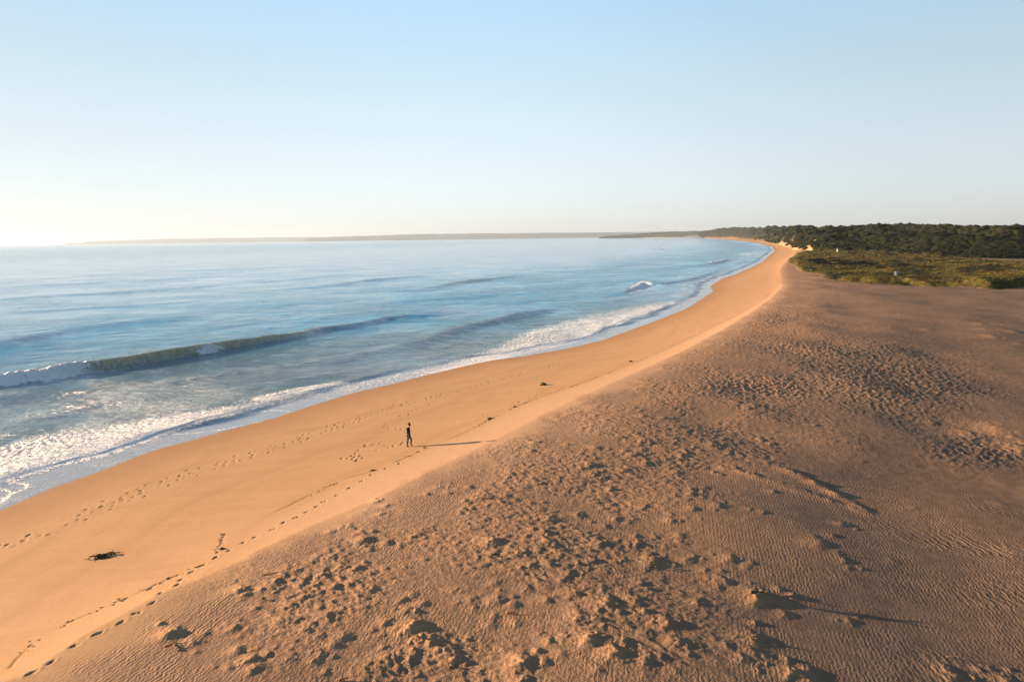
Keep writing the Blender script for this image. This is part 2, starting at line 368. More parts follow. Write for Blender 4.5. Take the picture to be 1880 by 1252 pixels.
# mounds: (photo x, y, height m, length scale m) ; light comes from the left, so does the tail of each mound
mounds = [(902, 1014, .34, 1.1), (948, 1035, .26, .8), (972, 1054, .26, .8), (1007, 1050, .2, .7), (1025, 1034, .2, .7), (887, 927, .24, .9), (776, 988, .2, .7), (805, 909, .16, .7), (667, 1010, .30, .9),
          (653, 1063, .22, .7), (648, 1089, .2, .7), (743, 1060, .10, .4), (743, 1142, .18, .7), (757, 1172, .42, 1.1), (775, 1190, .34, .7), (793, 1200, .30, .5), (815, 1212, .3, .5), (834, 1226, .3, .5), (704, 1232, .26, .8), (1009, 967, .26, .9),
          (1060, 956, .24, .8), (1072, 864, .22, .9), (1142, 872, .22, .9), (1088, 882, .2, .8), (937, 882, .2, .8), (1171, 1002, .26, .9), (1194, 1036, .34, 1.3), (1165, 1113, .24, .8), (1110, 1123, .3, 1.2),
          (1061, 1148, .26, 1.1), (1081, 1193, .36, 1.1), (1126, 1216, .34, 1.1), (956, 1234, .42, 1.1), (911, 1118, .26, .9), (940, 1126, .2, .6), (865, 1119, .16, .9), (313, 1187, .34, .9), (356, 1202, .2, .6),
          (440, 1104, .28, .8), (481, 1102, .24, .7), (500, 1098, .2, .6), (430, 1176, .22, .7), (437, 1218, .24, .6), (462, 1236, .26, .6), (520, 1072, .2, .8), (530, 1132, .2, .6), (520, 1160, .2, .6), (555, 1092, .18, .6), (575, 1110, .18, .6),
          (600, 1150, .2, .6), (590, 1075, .22, .7), (560, 1180, .18, .5), (610, 1040, .18, .6), (585, 1225, .2, .6), (1316, 931, .22, 1.0), (1402, 937, .14, .6), (1545, 945, .16, .7), (1337, 1025, .26, .9), (1549, 1017, .14, .8), (1325, 1066, .22, .9),
          (1388, 1092, .40, 1.4), (1558, 1118, .14, .5), (1381, 1172, .26, 1.2), (1240, 1190, .24, .8), (1334, 1190, .2, .7), (1363, 1213, .2, .7), (1222, 1154, .3, .8), (1450, 1236, .3, .9), (1478, 1228, .24, .8), (1400, 1205, .18, .6), (1746, 1206, .24, 1.1),
          (1500, 990, .22, 1.4), (1183, 818, .22, 1.0), (1160, 805, .16, .9), (1181, 774, .26, 1.0), (1218, 774, .2, .8), (1093, 834, .22, .9), (1080, 863, .28, 1.0), (1144, 871, .26, .9), (1183, 855, .26, .9), (1160, 842, .24, .9),
          (1308, 818, .22, 1.2), (1351, 742, .2, 1.2), (1383, 745, .22, 1.2), (1394, 801, .26, 1.1), (1240, 870, .2, .9), (1250, 840, .26, 1.0), (1270, 900, .2, .9), (1800, 1235, .2, 1.0), (1850, 1210, .2, .9), (1860, 978, .14, 1.0),
          (1640, 1010, .08, .6), (1680, 905, .1, .6), (1840, 893, .14, 1.0), (1780, 770, .3, 3.0), (1830, 762, .34, 3.0), (1870, 792, .34, 3.0), (1700, 600, .3, 3), (1800, 590, .3, 3), (1820, 610, .3, 3), (1860, 600, .35, 3), (1180, 935, .2, .8), (1230, 960, .22, .8),
          (1120, 905, .2, .8), (1130, 960, .22, .8), (1100, 1010, .22, .8), (1000, 1000, .2, .8), (985, 900, .15, .7), (850, 950, .14, .6), (700, 960, .16, .5), (690, 935, .2, .6), (640, 985, .16, .5), (1280, 1110, .18, .6), (1260, 1030, .2, .8)]
mlist = []
for a, b, h, L in mounds:
    g = G(a, b, 1.75); h *= .76
    mlist.append((g[0], g[1], h * (1.25 if h > .2 else 1), L))
    for _ in range(5):
        q = random.uniform(.30, .62); mlist.append((g[0] + random.gauss(.15, .55) * L, g[1] + random.gauss(0, .6) * L, h * random.uniform(.3, .75), L * q))
for _ in range(1500):       # many small ones between them, thickest near the berm
    a = random.uniform(380, 1900); b = random.uniform(700, 1252)
    g = G(a, b, 1.8)
    q = seg_dist(np.array([g[0]]), np.array([g[1]]), berm)[0][0]
    dens = math.exp(-((q - 9) / 13) ** 2) * (1 if q > 1.0 else 0)
    if a > 1350 and b > 850: dens *= .12
    if a < 560 and b > 1090: dens *= .4
    if random.random() < dens * .40:
        sc = random.random() ** 1.7
        mlist.append((g[0], g[1], .03 + .14 * sc, .20 + .50 * sc))
ridges = [[(1330, 858, .2), (1400, 872, .3), (1480, 892, .3), (1560, 912, .25), (1612, 926, .05)], [(1400, 842, .1), (1450, 858, .32), (1520, 885, .36), (1575, 908, .3), (1600, 922, .1)],
          [(760, 1170, .25), (790, 1195, .3), (835, 1226, .25), (865, 1240, .05)], [(1340, 1180, .05), (1380, 1200, .2), (1450, 1232, .28), (1500, 1262, .2)]]
ridges = [np.array([(*G(a, b, 1.7)[:2], h) for a, b, h in R_]) for R_ in ridges]

tr_deep = [(95, 1226), (139, 1198), (178, 1176), (221, 1155), (250, 1138), (278, 1118), (296, 1099), (321, 1082), (333, 1067), (354, 1051), (372, 1037), (398, 1022), (418, 1007), (447, 993), (474, 981), (499, 969), (521, 958), (543, 947), (563, 936), (581, 926), (593, 917),
           (617, 903), (640, 890), (662, 877), (683, 864), (706, 853), (730, 845), (62, 1248)]
def trail(poly, step, spread, lanes, jit=.10, skip=.28):
    P = [G(a, b, 0.8)[:2] for a, b in poly]; out = []
    for ln in lanes:
        s = random.random() * step; side = 1
        for i in range(len(P) - 1):
            d = P[i + 1] - P[i]; L = math.hypot(*d); d = d / L; nrm = np.array([d[1], -d[0]])
            while s < L:
                if random.random() > skip:
                    q = P[i] + d * s + nrm * (ln + side * spread + random.gauss(0, jit))
                    out.append((q[0], q[1], math.atan2(d[1], d[0]) + random.gauss(0, .15), random.uniform(.3, 1.0)))
                side = -side; s += step * random.uniform(.85, 1.15)
            s -= L
    return out
prints = []
for i, (a, b) in enumerate(tr_deep):
    q = G(a, b, 1.9); prints.append((q[0] + random.gauss(0, .05), q[1] + random.gauss(0, .05), D2R(60) + random.gauss(0, .25), random.uniform(.6, 1.05)))
T2 = [(-10, 1000), (60, 972), (150, 938), (250, 897), (350, 860), (450, 832), (520, 811), (600, 783), (660, 762), (720, 743), (800, 727), (880, 707), (960, 685), (1040, 667), (1110, 650)]
prints += trail(T2, .72, .10, [-.55, 0.0, .5])
prints += trail(T2[1:9], .72, .10, [1.0], skip=.3)
prints += trail([(652, 862), (645, 850), (655, 838), (664, 827), (676, 824), (692, 823), (704, 829), (716, 834), (730, 828), (745, 822)], .5, .08, [0], skip=.05)
prints += trail([(628, 850), (640, 852), (655, 858), (668, 850), (676, 842), (692, 838), (706, 840)], .55, .1, [0], skip=.1)
prints += trail([(704, 786), (716, 790), (728, 792), (742, 796)], .6, .08, [0], skip=.1)
prints += trail([(704, 786), (722, 774), (742, 763), (762, 753), (790, 742)], .7, .1, [0])
prints += trail([(1180, 640), (1260, 600), (1320, 565), (1370, 530), (1400, 505)], .75, .15, [0, .6], skip=.3)
prints += trail([(840, 795), (870, 783), (900, 770), (940, 756), (1000, 733)], .7, .1, [0], skip=.3)

strand_px = [(20, 1235), (50, 1195), (75, 1168), (130, 1145), (230, 1108), (300, 1075), (345, 1052), (392, 1022), (404, 1000), (412, 972), (425, 962), (500, 938), (560, 908), (600, 890), (640, 872), (683, 863),
             (730, 845), (790, 818), (830, 803), (870, 785), (898, 769), (945, 746), (1000, 724), (1060, 706), (1120, 684), (1200, 651), (1270, 617), (1330, 590), (1385, 562), (1418, 538)]

def make_ground():
    rr = radial(1.0, (1.0, 14, 16, 1), (14, 18, 20, 1), (18, 60, 460, 1.25), (60, 180, 290, 1.5), (180, 700, 190, 1.5), (700, 9000, 130, 1.0))
    aa = columns(1120, 40.5)
    R_, A_ = np.meshgrid(rr, aa, indexing='ij')
    X = R_ * np.sin(A_); Y = R_ * np.cos(A_)
    shp = X.shape
    ds, _ = seg_dist(X.ravel(), Y.ravel(), coast)
    keep = (ds > -14)
    xk, yk = X.ravel()[keep], Y.ravel()[keep]
    zk, mk = ground_height(xk, yk)
    # mounds with a tail to the left and a broken lee edge
    ca, sa = math.cos(SHADOW_DIR - .12), math.sin(SHADOW_DIR - .12)
    order = np.argsort(xk); xs = xk[order]
    nz = .5 * pn(xk / .21, yk / .17, 140) + .6 * pn(xk / .5, yk / .4, 141)
    add = np.zeros_like(zk)
    for (mx, my, h, L) in mlist:
        i0, i1 = np.searchsorted(xs, [mx - 2.4 * L, mx + 1.6 * L])
        ii = order[i0:i1]; ii = ii[np.abs(yk[ii] - my) < 2.2 * L]
        dx = xk[ii] - mx; dy = yk[ii] - my
        w = dx * ca + dy * sa; v = -dx * sa + dy * ca + .16 * L * nz[ii]
        w = w + (.45 * np.minimum(L, .8) * nz[ii] + .5 * v * v / L) * sm(-.6 * L, 0, w)
        pr = np.where(w < 0, np.clip(1 + w / (1.35 * L), 0, 1) ** 2.6, np.exp(-(w / (.36 * L + .04)) ** 2))
        wid = .50 * L * (1 + .25 * np.clip(-w / L, 0, 1.5))
        e = .40 * h * pr * np.exp(-np.abs(v / wid) ** 2.4) * (1 + .22 * nz[ii] * (w > -.5 * L))
        add[ii] = np.maximum(add[ii], e)
    for rd in ridges:
        x0, x1 = rd[:, 0].min() - 2, rd[:, 0].max() + 2; y0, y1 = rd[:, 1].min() - 2, rd[:, 1].max() + 2
        ii = np.where((xk > x0) & (xk < x1) & (yk > y0) & (yk < y1))[0]
        d, tp = seg_dist(xk[ii], yk[ii], rd)
        amp = np.interp(tp, np.arange(len(rd)), rd[:, 2]); d = d + .25 * nz[ii]
        add[ii] = np.maximum(add[ii], amp * .22 * np.exp(-(d / .42) ** 2) * (1 + .7 * nz[ii]) * (.6 + .8 * sm(-.2, .3, pn(xk[ii] / 1.3, yk[ii] / 1.3, 142))))
    zk = zk + add
    # foot prints
    pm = np.zeros_like(zk)
    for (mx, my, an, dp) in prints:
        i0, i1 = np.searchsorted(xs, [mx - .4, mx + .4])
        ii = order[i0:i1]; ii = ii[np.abs(yk[ii] - my) < .4]
        if not len(ii): continue
        dx = xk[ii] - mx; dy = yk[ii] - my; c, s = math.cos(an), math.sin(an)
        q = ((dx * c + dy * s) / .17) ** 2 + ((-dx * s + dy * c) / .085) ** 2
        zk[ii] += dp * (-.065 * np.exp(-q * 1.1) * (1 + .5 * np.sin(mx * 37 + dx * 30)) + .014 * np.exp(-(np.sqrt(q) - 1.6) ** 2 * 4))
        pm[ii] = np.maximum(pm[ii], np.exp(-q))
    # groove of the last high tide
    sp = np.array([G(a, b, 1.7)[:2] for a, b in strand_px])
    near = np.where((yk < 260) & (yk > 15) & (mk['u'] > .3) & (mk['u'] < 1))[0]
    d, _ = seg_dist(xk[near], yk[near], sp)
    d = d + .12 * pn(xk[near] / .8, yk[near] / .8, 150)
    tl = np.exp(-(d / .07) ** 2) * sm(-.25, .25, pn(xk[near] / 2.5, yk[near] / 2.5, 151))
    zk[near] -= .02 * tl
    upper = np.zeros_like(zk); upper[near] = sm(-.7, 1.9, d + .5 * pn(xk[near] / 2.2, yk[near] / 2.2, 152)) * (.25 + .75 * sm(380, 720, toPx(xk[near], yk[near], 1.8)[0])); upper = np.where(mk['u'] >= 1, .25 + .75 * sm(380, 720, toPx(xk, yk, 1.8)[0]), upper)
    strand = np.zeros_like(zk); strand[near] = tl
    Z = np.full(X.size, -1.0); Z[keep] = zk
    at = {}
    mk['add'] = np.clip(add / .2, 0, 1); mk['upper'] = upper; mk['print'] = pm; mk['strand'] = strand
    for k, v in mk.items():
        f = np.zeros(X.size); f[keep] = v; at[k] = f
    return grid_mesh('beach', X, Y, Z.reshape(shp), keep, at)

beach = make_ground(); beach['kind'] = 'structure'
def z_at(x, y):
    """height of the built beach near a point (nearest vertex)"""
    d = (_bco[:, 0] - x) ** 2 + (_bco[:, 1] - y) ** 2
    return float(_bco[np.argmin(d), 2])
_bco = np.empty(len(beach.data.vertices) * 3, np.float32); beach.data.vertices.foreach_get('co', _bco); _bco = _bco.reshape(-1, 3)
_near = _bco[(np.hypot(_bco[:, 0], _bco[:, 1]) < 900) & (_bco[:, 1] > 0)]
_bco = _near

def sand_material():
    t = NT('sand')
    P = t.pos()
    u = t.attr('u'); rough = t.attr('rough'); grass = t.attr('grass'); hill = t.attr('hill'); up = t.attr('upper'); lump = t.attr('lump'); pit = t.attr('pit'); ds = t.attr('ds')
    n1 = t.noise(P, .18, 4, .55); n2 = t.noise(P, 1.3, 4, .6); n3 = t.noise(P, 9.0, 3, .65)
    streak = t.noise(t.mapv(P, (.08, .9, 1), (0, 0, D2R(-38))), 1.0, 4, .6)
    damp = rgb(.180, .093, .039); firm = rgb(.262, .152, .072); dry = rgb(.272, .164, .090); back = rgb(.112, .067, .042)
    c = t.mix(t.ramp(t.math('ADD', ds, t.math('MULTIPLY', n1, 3.0)), 1.0, 9.0), damp, firm)
    c = t.mix(t.math('MULTIPLY', t.ramp(streak, .35, .7), .45), c, rgb(.215, .12, .052))
    cb = t.n('ShaderNodeCombineXYZ'); t.put(cb, 0, t.math('ADD', t.math('MULTIPLY', ds, .42), t.math('MULTIPLY', t.noise(P, .07, 3), 5.0)))
    band = t.noise(cb.outputs[0], 1.0, 3, .6)
    c = t.mix(t.math('MULTIPLY', t.ramp(band, .45, .62), .35), c, rgb(.195, .105, .044))
    c = t.mix(up, c, dry)
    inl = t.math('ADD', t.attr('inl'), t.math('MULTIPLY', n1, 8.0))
    back = t.mix(t.ramp(inl, 0, 36), rgb(.205, .115, .062), rgb(.053, .0335, .0225))  # darkening inland is painted shade, for the plain dipping away from the low sun
    back = t.mix(t.ramp(t.noise(P, .09, 4, .6), .35, .65, 0, .35), back, rgb(.095, .060, .041))
    back = t.mix(t.math('MULTIPLY', t.attr('add'), .9), back, rgb(.24, .128, .060))  # mounds painted brighter with height, as their sunlit faces
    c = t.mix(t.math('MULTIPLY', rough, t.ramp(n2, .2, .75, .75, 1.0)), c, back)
    c = t.mix(t.math('MULTIPLY', t.ramp(n3, .35, .75), .22), c, rgb(.08, .05, .032))
    grain = t.noise(P, 60.0, 2, .7)
    c = t.mix(t.math('MULTIPLY', t.ramp(grain, .3, .7), .16), c, rgb(.25, .18, .125))
    c = t.mix(t.math('MULTIPLY', t.attr('strand'), .55), c, rgb(.04, .02, .012))
    c = t.mix(t.math('MULTIPLY', t.attr('print'), .25), c, rgb(.10, .055, .03))
    wet = t.ramp(t.math('ADD', ds, t.math('MULTIPLY', n1, 1.2)), .9, 0.3)
    c = t.mix(wet, c, rgb(.085, .055, .035))
    g = t.mix(t.ramp(t.noise(P, .12, 5, .65), .38, .62), rgb(.013, .014, .004), rgb(.048, .038, .008))
    g = t.mix(t.ramp(t.noise(P, .5, 4, .6), .55, .72), g, rgb(.085, .060, .028))
    c = t.mix(t.ramp(t.math('ADD', grass, t.math('MULTIPLY', t.math('SUBTRACT', n2, .5), .5)), .08, .4), c, g)
    hc = t.mix(t.ramp(t.noise(P, .05, 5, .65), .45, .62), rgb(.006, .008, .003), rgb(.018, .017, .006))
    c = t.mix(hill, c, hc)
    c = t.mix(t.attr('bare'), c, rgb(.22, .135, .075))
    # relief
    def ripples(lam, ang, distort, dscale):
        v = t.mapv(P, (1, 1, 0), (0, 0, ang))
        w = t.n('ShaderNodeTexWave', _wave_type='BANDS', _bands_direction='X', _wave_profile='SIN')
        t.put(w, 'Vector', v); t.put(w, 'Scale', 1 / lam / 3.1831); t.put(w, 'Distortion', distort); t.put(w, 'Detail', 2.0); t.put(w, 'Detail Scale', dscale)
        return w.outputs['Fac']
    rip_m = t.math('MULTIPLY', rough, t.math('SUBTRACT', 1.0, t.math('MULTIPLY', lump, .9), clamp=True))
    rip_m = t.math('MULTIPLY', rip_m, t.ramp(t.noise(P, .35, 2), .38, .55, .35, 1))
    r1 = t.math('MULTIPLY', ripples(.17, D2R(14), 7.0, 2.2), t.ramp(t.noise(P, .9, 2), .35, .65, .007, .015))
    r2 = t.math('MULTIPLY', t.math('MULTIPLY', ripples(.40, D2R(-6), 9.0, 1.6), .035), t.attr('bigrip'))
    rr = t.math('MULTIPLY', t.math('ADD', r1, r2), rip_m)
    fine = t.math('MULTIPLY', t.noise(P, 7.0, 4, .7), t.math('ADD', .0035, t.math('MULTIPLY', rough, t.math('ADD', .022, t.math('MULTIPLY', lump, .05)))))
    big = t.math('MULTIPLY', t.noise(t.mapv(P, (1.0, 1.7, 1)), 2.1, 3, .6), t.math('MULTIPLY', lump, .10))
    h = t.math('ADD', t.math('ADD', rr, fine), big)
    h = t.math('ADD', h, t.math('MULTIPLY', t.noise(P, .8, 3, .6), t.math('ADD', .012, t.math('MULTIPLY', grass, .7))))
    h = t.math('MULTIPLY', h, t.math('SUBTRACT', 1.0, t.math('MULTIPLY', wet, .9)))
    t.bsdf(c, t.math('SUBTRACT', .95, t.math('MULTIPLY', wet, .55)), t.math('ADD', .05, t.math('MULTIPLY', wet, .4)), t.bump(h))
    return t.m
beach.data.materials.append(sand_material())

# ------------------------------------------------------------------ the sea
def make_sea():
    rr = radial(10.0, (10, 40, 24, 1), (40, 60, 70, 1), (60, 150, 430, 1.35), (150, 500, 230, 1.4), (500, 6000, 60, 1.2), (6000, 48000, 16, 1.0))
    aa = columns(900, 40.5)
    R_, A_ = np.meshgrid(rr, aa, indexing='ij')
    X = R_ * np.sin(A_); Y = R_ * np.cos(A_); shp = X.shape
    x, y = X.ravel(), Y.ravel()
    ds, _ = seg_dist(x, y, coast)
    off = -ds                                  # metres offshore
    keep = (off > -6) | (np.hypot(x, y) > 9000)
    keep = keep & ((off > -6))
    r = R_.ravel(); z = np.zeros_like(x)
    foam = np.zeros_like(x); face = np.zeros_like(x); lace = np.zeros_like(x)
    px, py = toPx(x, y, 0)
    sea = sm(3, 12, off)
    for k, (wl, wf, wb) in enumerate(waves):
        P = np.array([(*G(a, b)[:2], am) for a, b, am in wl])
        marg = 30
        ii = np.where((x > P[:, 0].min() - marg) & (x < P[:, 0].max() + marg) & (y > P[:, 1].min() - marg) & (y < P[:, 1].max() + marg) & keep)[0]
        if not len(ii): continue
        sc = max(1.0, np.hypot(*P[len(P) // 2][:2]) / 150.0)
        d, tp = seg_dist(x[ii], y[ii], P)
        amp = np.interp(tp, np.arange(len(P)), P[:, 2])
        d = d + .5 * pn(x[ii] / 7, y[ii] / 7, 200 + k) + .15 * pn(x[ii] / 1.7, y[ii] / 1.7, 220 + k)
        wf_ = wf * (1.0 + (.6 if k == 0 else .3) * sm(1.0, .4, amp)); wb_ = wb * sc
        end = np.exp(-np.maximum(np.minimum(tp, len(P) - 1 - tp) * 0, 0))
        prof = np.where(d > 0, np.exp(-np.abs(d / wf_) ** 2.2), np.exp(-(d / wb_) ** 2))
        tend = sm(0, .25, tp) * sm(len(P) - 1, len(P) - 1.25, tp) if k else sm(len(P) - 1, len(P) - 1.25, tp)
        e = amp * prof * tend - .16 * amp * np.exp(-((d - 2.2 * wf_) / wf_) ** 2) * tend
        z[ii] += e
        fc = np.where(d > -.25 * wf_, np.exp(-np.maximum(d - .2, 0) / (1.6 * wf_)), 0) * sm(.25, .9, amp) * tend
        if k in (0, 4): face[ii] = np.maximum(face[ii], fc * (1 if k == 0 else .9))
        elif k in (2, 5): face[ii] = np.maximum(face[ii], fc * .5)
        if k == 0:      # whitewater of the main breaker
            fx = px[ii]
            m = np.maximum(sm(215, 120, fx), 0)
            full = m * sm(-.9, -.2, d) * sm(3.4, 2.2, d + .8 * pn(x[ii] / 1.2, y[ii] / 1.2, 240))
            lip = np.maximum(sm(250, 180, fx) * sm(-.5, 0, d) * sm(1.2, .4, d) * .55, sm(430, 400, fx) * sm(-.35, -.1, d) * sm(.25, 0, d) * (.42 + .5 * pn(x[ii] / 1.6, y[ii] / 1.6, 247)))
            lip = np.maximum(lip, sm(345, 250, fx) * sm(-.1, .3, d) * sm(2.4, 1.2, d) * (.26 + .35 * pn(x[ii] / .9, y[ii] / .5, 248)))
            foot = sm(90, 150, fx) * sm(330, 200, fx) * np.exp(-((d - 2.1) / .7) ** 2) * .8
            fx = fx + 14 * pn(x[ii] / .9, y[ii] / .9, 245)
            bx_ = (fx - 384) / 24
            blob = sm(1.1, .55, bx_ ** 2 + ((d - 1.35 - .1 * bx_) / 1.15) ** 2 + .5 * pn(x[ii] / .5, y[ii] / .5, 246))
            spray = sm(395, 402, fx) * sm(420, 408, fx) * sm(-.4, 0, d) * sm(.9, .3, d) * .6
            f = np.maximum.reduce([np.clip(full, 0, 1) * 1.35, lip, foot, np.clip(blob, 0, 1) * 1.3, spray])
            foam[ii] = np.maximum(foam[ii], f)
            z[ii] += np.clip(full + blob, 0, 1) * (.42 * np.exp(-((d - 1.5) / 1.2) ** 2) + .34 * fbm(x[ii] / 1.1, y[ii] / 1.1, 4, 250, gain=.6))
            lace[ii] = np.maximum(lace[ii], sm(330, 150, fx) * sm(.5, 3, d) * sm(14, 4, d) * .35)
        if k == 6:
            f = sm(1150, 1158, px[ii]) * sm(1204, 1190, px[ii]) * sm(-1.5, 0, d) * sm(5.5, 3.0, d + pn(x[ii] / 2, y[ii] / 2, 241))
            f = f * (1.15 + .7 * pn(x[ii] / .8, y[ii] / 1.6, 249)); foam[ii] = np.maximum(foam[ii], f); z[ii] += f * (-.05 + .16 * fbm(x[ii] / 1.2, y[ii] / 1.2, 3, 251))
            lace[ii] = np.maximum(lace[ii], sm(1150, 1200, px[ii]) * sm(1, 4, d) * sm(22, 6, d) * .5)
        if k == 7:
            f = sm(1292, 1302, px[ii]) * sm(1350, 1325, px[ii]) * sm(-2, 0, d) * sm(6, 3, d + 3 * pn(x[ii] / 3, y[ii] / 3, 242)); foam[ii] = np.maximum(foam[ii], f * .9); z[ii] += f * .5 * fbm(x[ii] / 2, y[ii] / 2, 3, 252)
        if k in (19, 20, 21):
            f = sm(-5, 0, d) * sm(16, 6, d + 8 * pn(x[ii] / 6, y[ii] / 6, 243)) * sm(.3, .7, amp) * tend * (1 if k < 21 else .6); foam[ii] = np.maximum(foam[ii], f); z[ii] += f * .6 * fbm(x[ii] / 4, y[ii] / 4, 2, 253)
    # shore break
    back_y = np.interp(px, [-50, 0, 76, 182, 273, 364, 455, 560, 640, 700, 760, 850, 900, 953, 985, 1060, 1113, 1166, 1222, 1240], [830, 824, 801, 785, 770, 757, 740, 713, 700, 694, 681, 660, 643, 616, 604, 583, 574, 563, 554, 552])
    for k, wl in enumerate(shore):
        P = np.array([(*G(a, b)[:2], am) for a, b, am in wl])
        ii = np.where((x > P[:, 0].min() - 12) & (x < P[:, 0].max() + 12) & (y > P[:, 1].min() - 12) & (y < P[:, 1].max() + 12) & keep)[0]
        d, tp = seg_dist(x[ii], y[ii], P)
        amp = np.interp(tp, np.arange(len(P)), P[:, 2])
        tend = sm(0, .4, tp) * sm(len(P) - 1, len(P) - 1.4, tp)
        d = d + .30 * pn(x[ii] / 3.0, y[ii] / 3.0, 260 + k) + .12 * pn(x[ii] / .8, y[ii] / .8, 263 + k)
        e = amp * .34 * np.where(d > 0, np.exp(-(d / .38) ** 2), np.exp(-(d / 2.6) ** 2)) * tend
        z[ii] += e
        band = np.where(k == 1, sm(-1.6, -.3, d), sm(-9, 6, py[ii] - back_y[ii] + 7 * pn(x[ii] / 2.2, y[ii] / 2.2, 270)))
        f = band * sm(1.9, .5, d + .8 * pn(x[ii] / .7, y[ii] / .7, 271)) * tend
        f = f * (1 + .35 * np.exp(-((d - .5) / .5) ** 2))
        f = f * np.where(k == 0, 1 - .45 * sm(430, 560, px[ii]), 1) * np.where(k == 2, 1 - .5 * sm(900, 720, px[ii]), 1)
        foam[ii] = np.maximum(foam[ii], f * (.80 + .2 * np.exp(-np.abs(d) / .8)))
        z[ii] += f * .075 * fbm(x[ii] / .42, y[ii] / .42, 3, 280) * sea[ii]
        lace[ii] = np.maximum(lace[ii], sm(5.5, .2, d) * (d > 0) * (.42 if k != 1 else .6) * tend)
    # thin foam drifting between breaker and shore
    drift = sm(560, 250, px) * sm(690, 740, py + (px - 200) * .16) * .30
    drift = np.maximum(drift, sm(520, 640, px) * sm(1100, 900, px) * sm(665, 700, py + (px - 700) * .24) * .42)
    drift = np.maximum(drift, .45 * sm(1180, 1250, px) * sm(22, 10, off) * sm(480, 520, py))
    drift = np.maximum(drift, .5 * sm(1180, 1250, px) * sm(30, 12, off) * (py < 520))
    lace = np.maximum(lace, .8 * drift * (off > 0))
    # far surf along the shore
    fs = sm(1300, 1340, px) * (r > 500) * sm(45, 20, off + 25 * pn(x / 40, y / 40, 290)) * .8 * sm(-.1, .2, pn(x / 60, y / 25, 291)); foam = np.maximum(foam, fs)
    # chop
    nearm = np.where(r < 420)[0]
    chx, chy = x[nearm], y[nearm]
    c1 = fbm(chx / 3.4 + .25 * chy / 3.4, chy / 5.0, 3, 300) * .075 + np.abs(pn(chx / 1.1, chy / 1.3, 310)) * .04
    c1 += .10 * pn(chx / 14, chy / 10, 311)
    patch = .55 + .9 * sm(-.2, .35, fbm(chx / 26, chy / 18, 2, 320))
    z[nearm] += c1 * sea[nearm] * patch * sm(0, .5, 1 - .6 * foam[nearm])
    # thin wash running up the sand: a sheet 6 mm above the bed that ends where the sand rises through it
    wob = 0.35 * pn(x / 9, y / 9, 3) + 0.18 * pn(x / 3.1, y / 3.1, 4)
    film = sm(7.0, 2.0, off - 2 * pn(x / 9, y / 9, 330))
    zf = .006 + .004 * pn(x / .9, y / .9, 331)
    z = np.where(off < 9, z * sm(-.2, 2.5, off) + zf, z)
    # foam lines left by the last wash in the lower left and at x 580..740
    for pl, wd in (([(-20, 926), (10, 913), (30, 903), (57, 893), (40, 886), (15, 884), (-10, 880)], .05), ([(-20, 900), (8, 896), (22, 905), (14, 916), (-20, 936)], .05), ([(121, 852), (150, 848), (176, 842), (181, 838)], .05),
                   ([(480, 757), (500, 752), (545, 757), (552, 760), (572, 749), (600, 742)], .04), ([(240, 800), (330, 797), (400, 791), (460, 778), (540, 760), (620, 731)], .03)):
        P = np.array([G(a, b)[:2] for a, b in pl]); P = smooth_line(P, 2)
        ii = np.where((x > P[:, 0].min() - 2) & (x < P[:, 0].max() + 2) & (y > P[:, 1].min() - 2) & (y < P[:, 1].max() + 2))[0]
        if len(ii):
            d, _ = seg_dist(x[ii], y[ii], P); foam[ii] = np.maximum(foam[ii], np.exp(-((d + .1 * pn(x[ii] / .6, y[ii] / .6, 340)) / (wd * 2.4)) ** 2) * 1.1)
    deepen = np.where(off < 0, -.0, 0)
    z = z + deepen
    edge = np.exp(-((off + 0 - .0) / .25) ** 2)
    return grid_mesh('sea', X, Y, z.reshape(shp), keep, {'foam': foam, 'face': face, 'lace': lace, 'film': film, 'off': np.clip(off, -10, 5000)})
sea_o = make_sea(); sea_o['kind'] = 'structure'

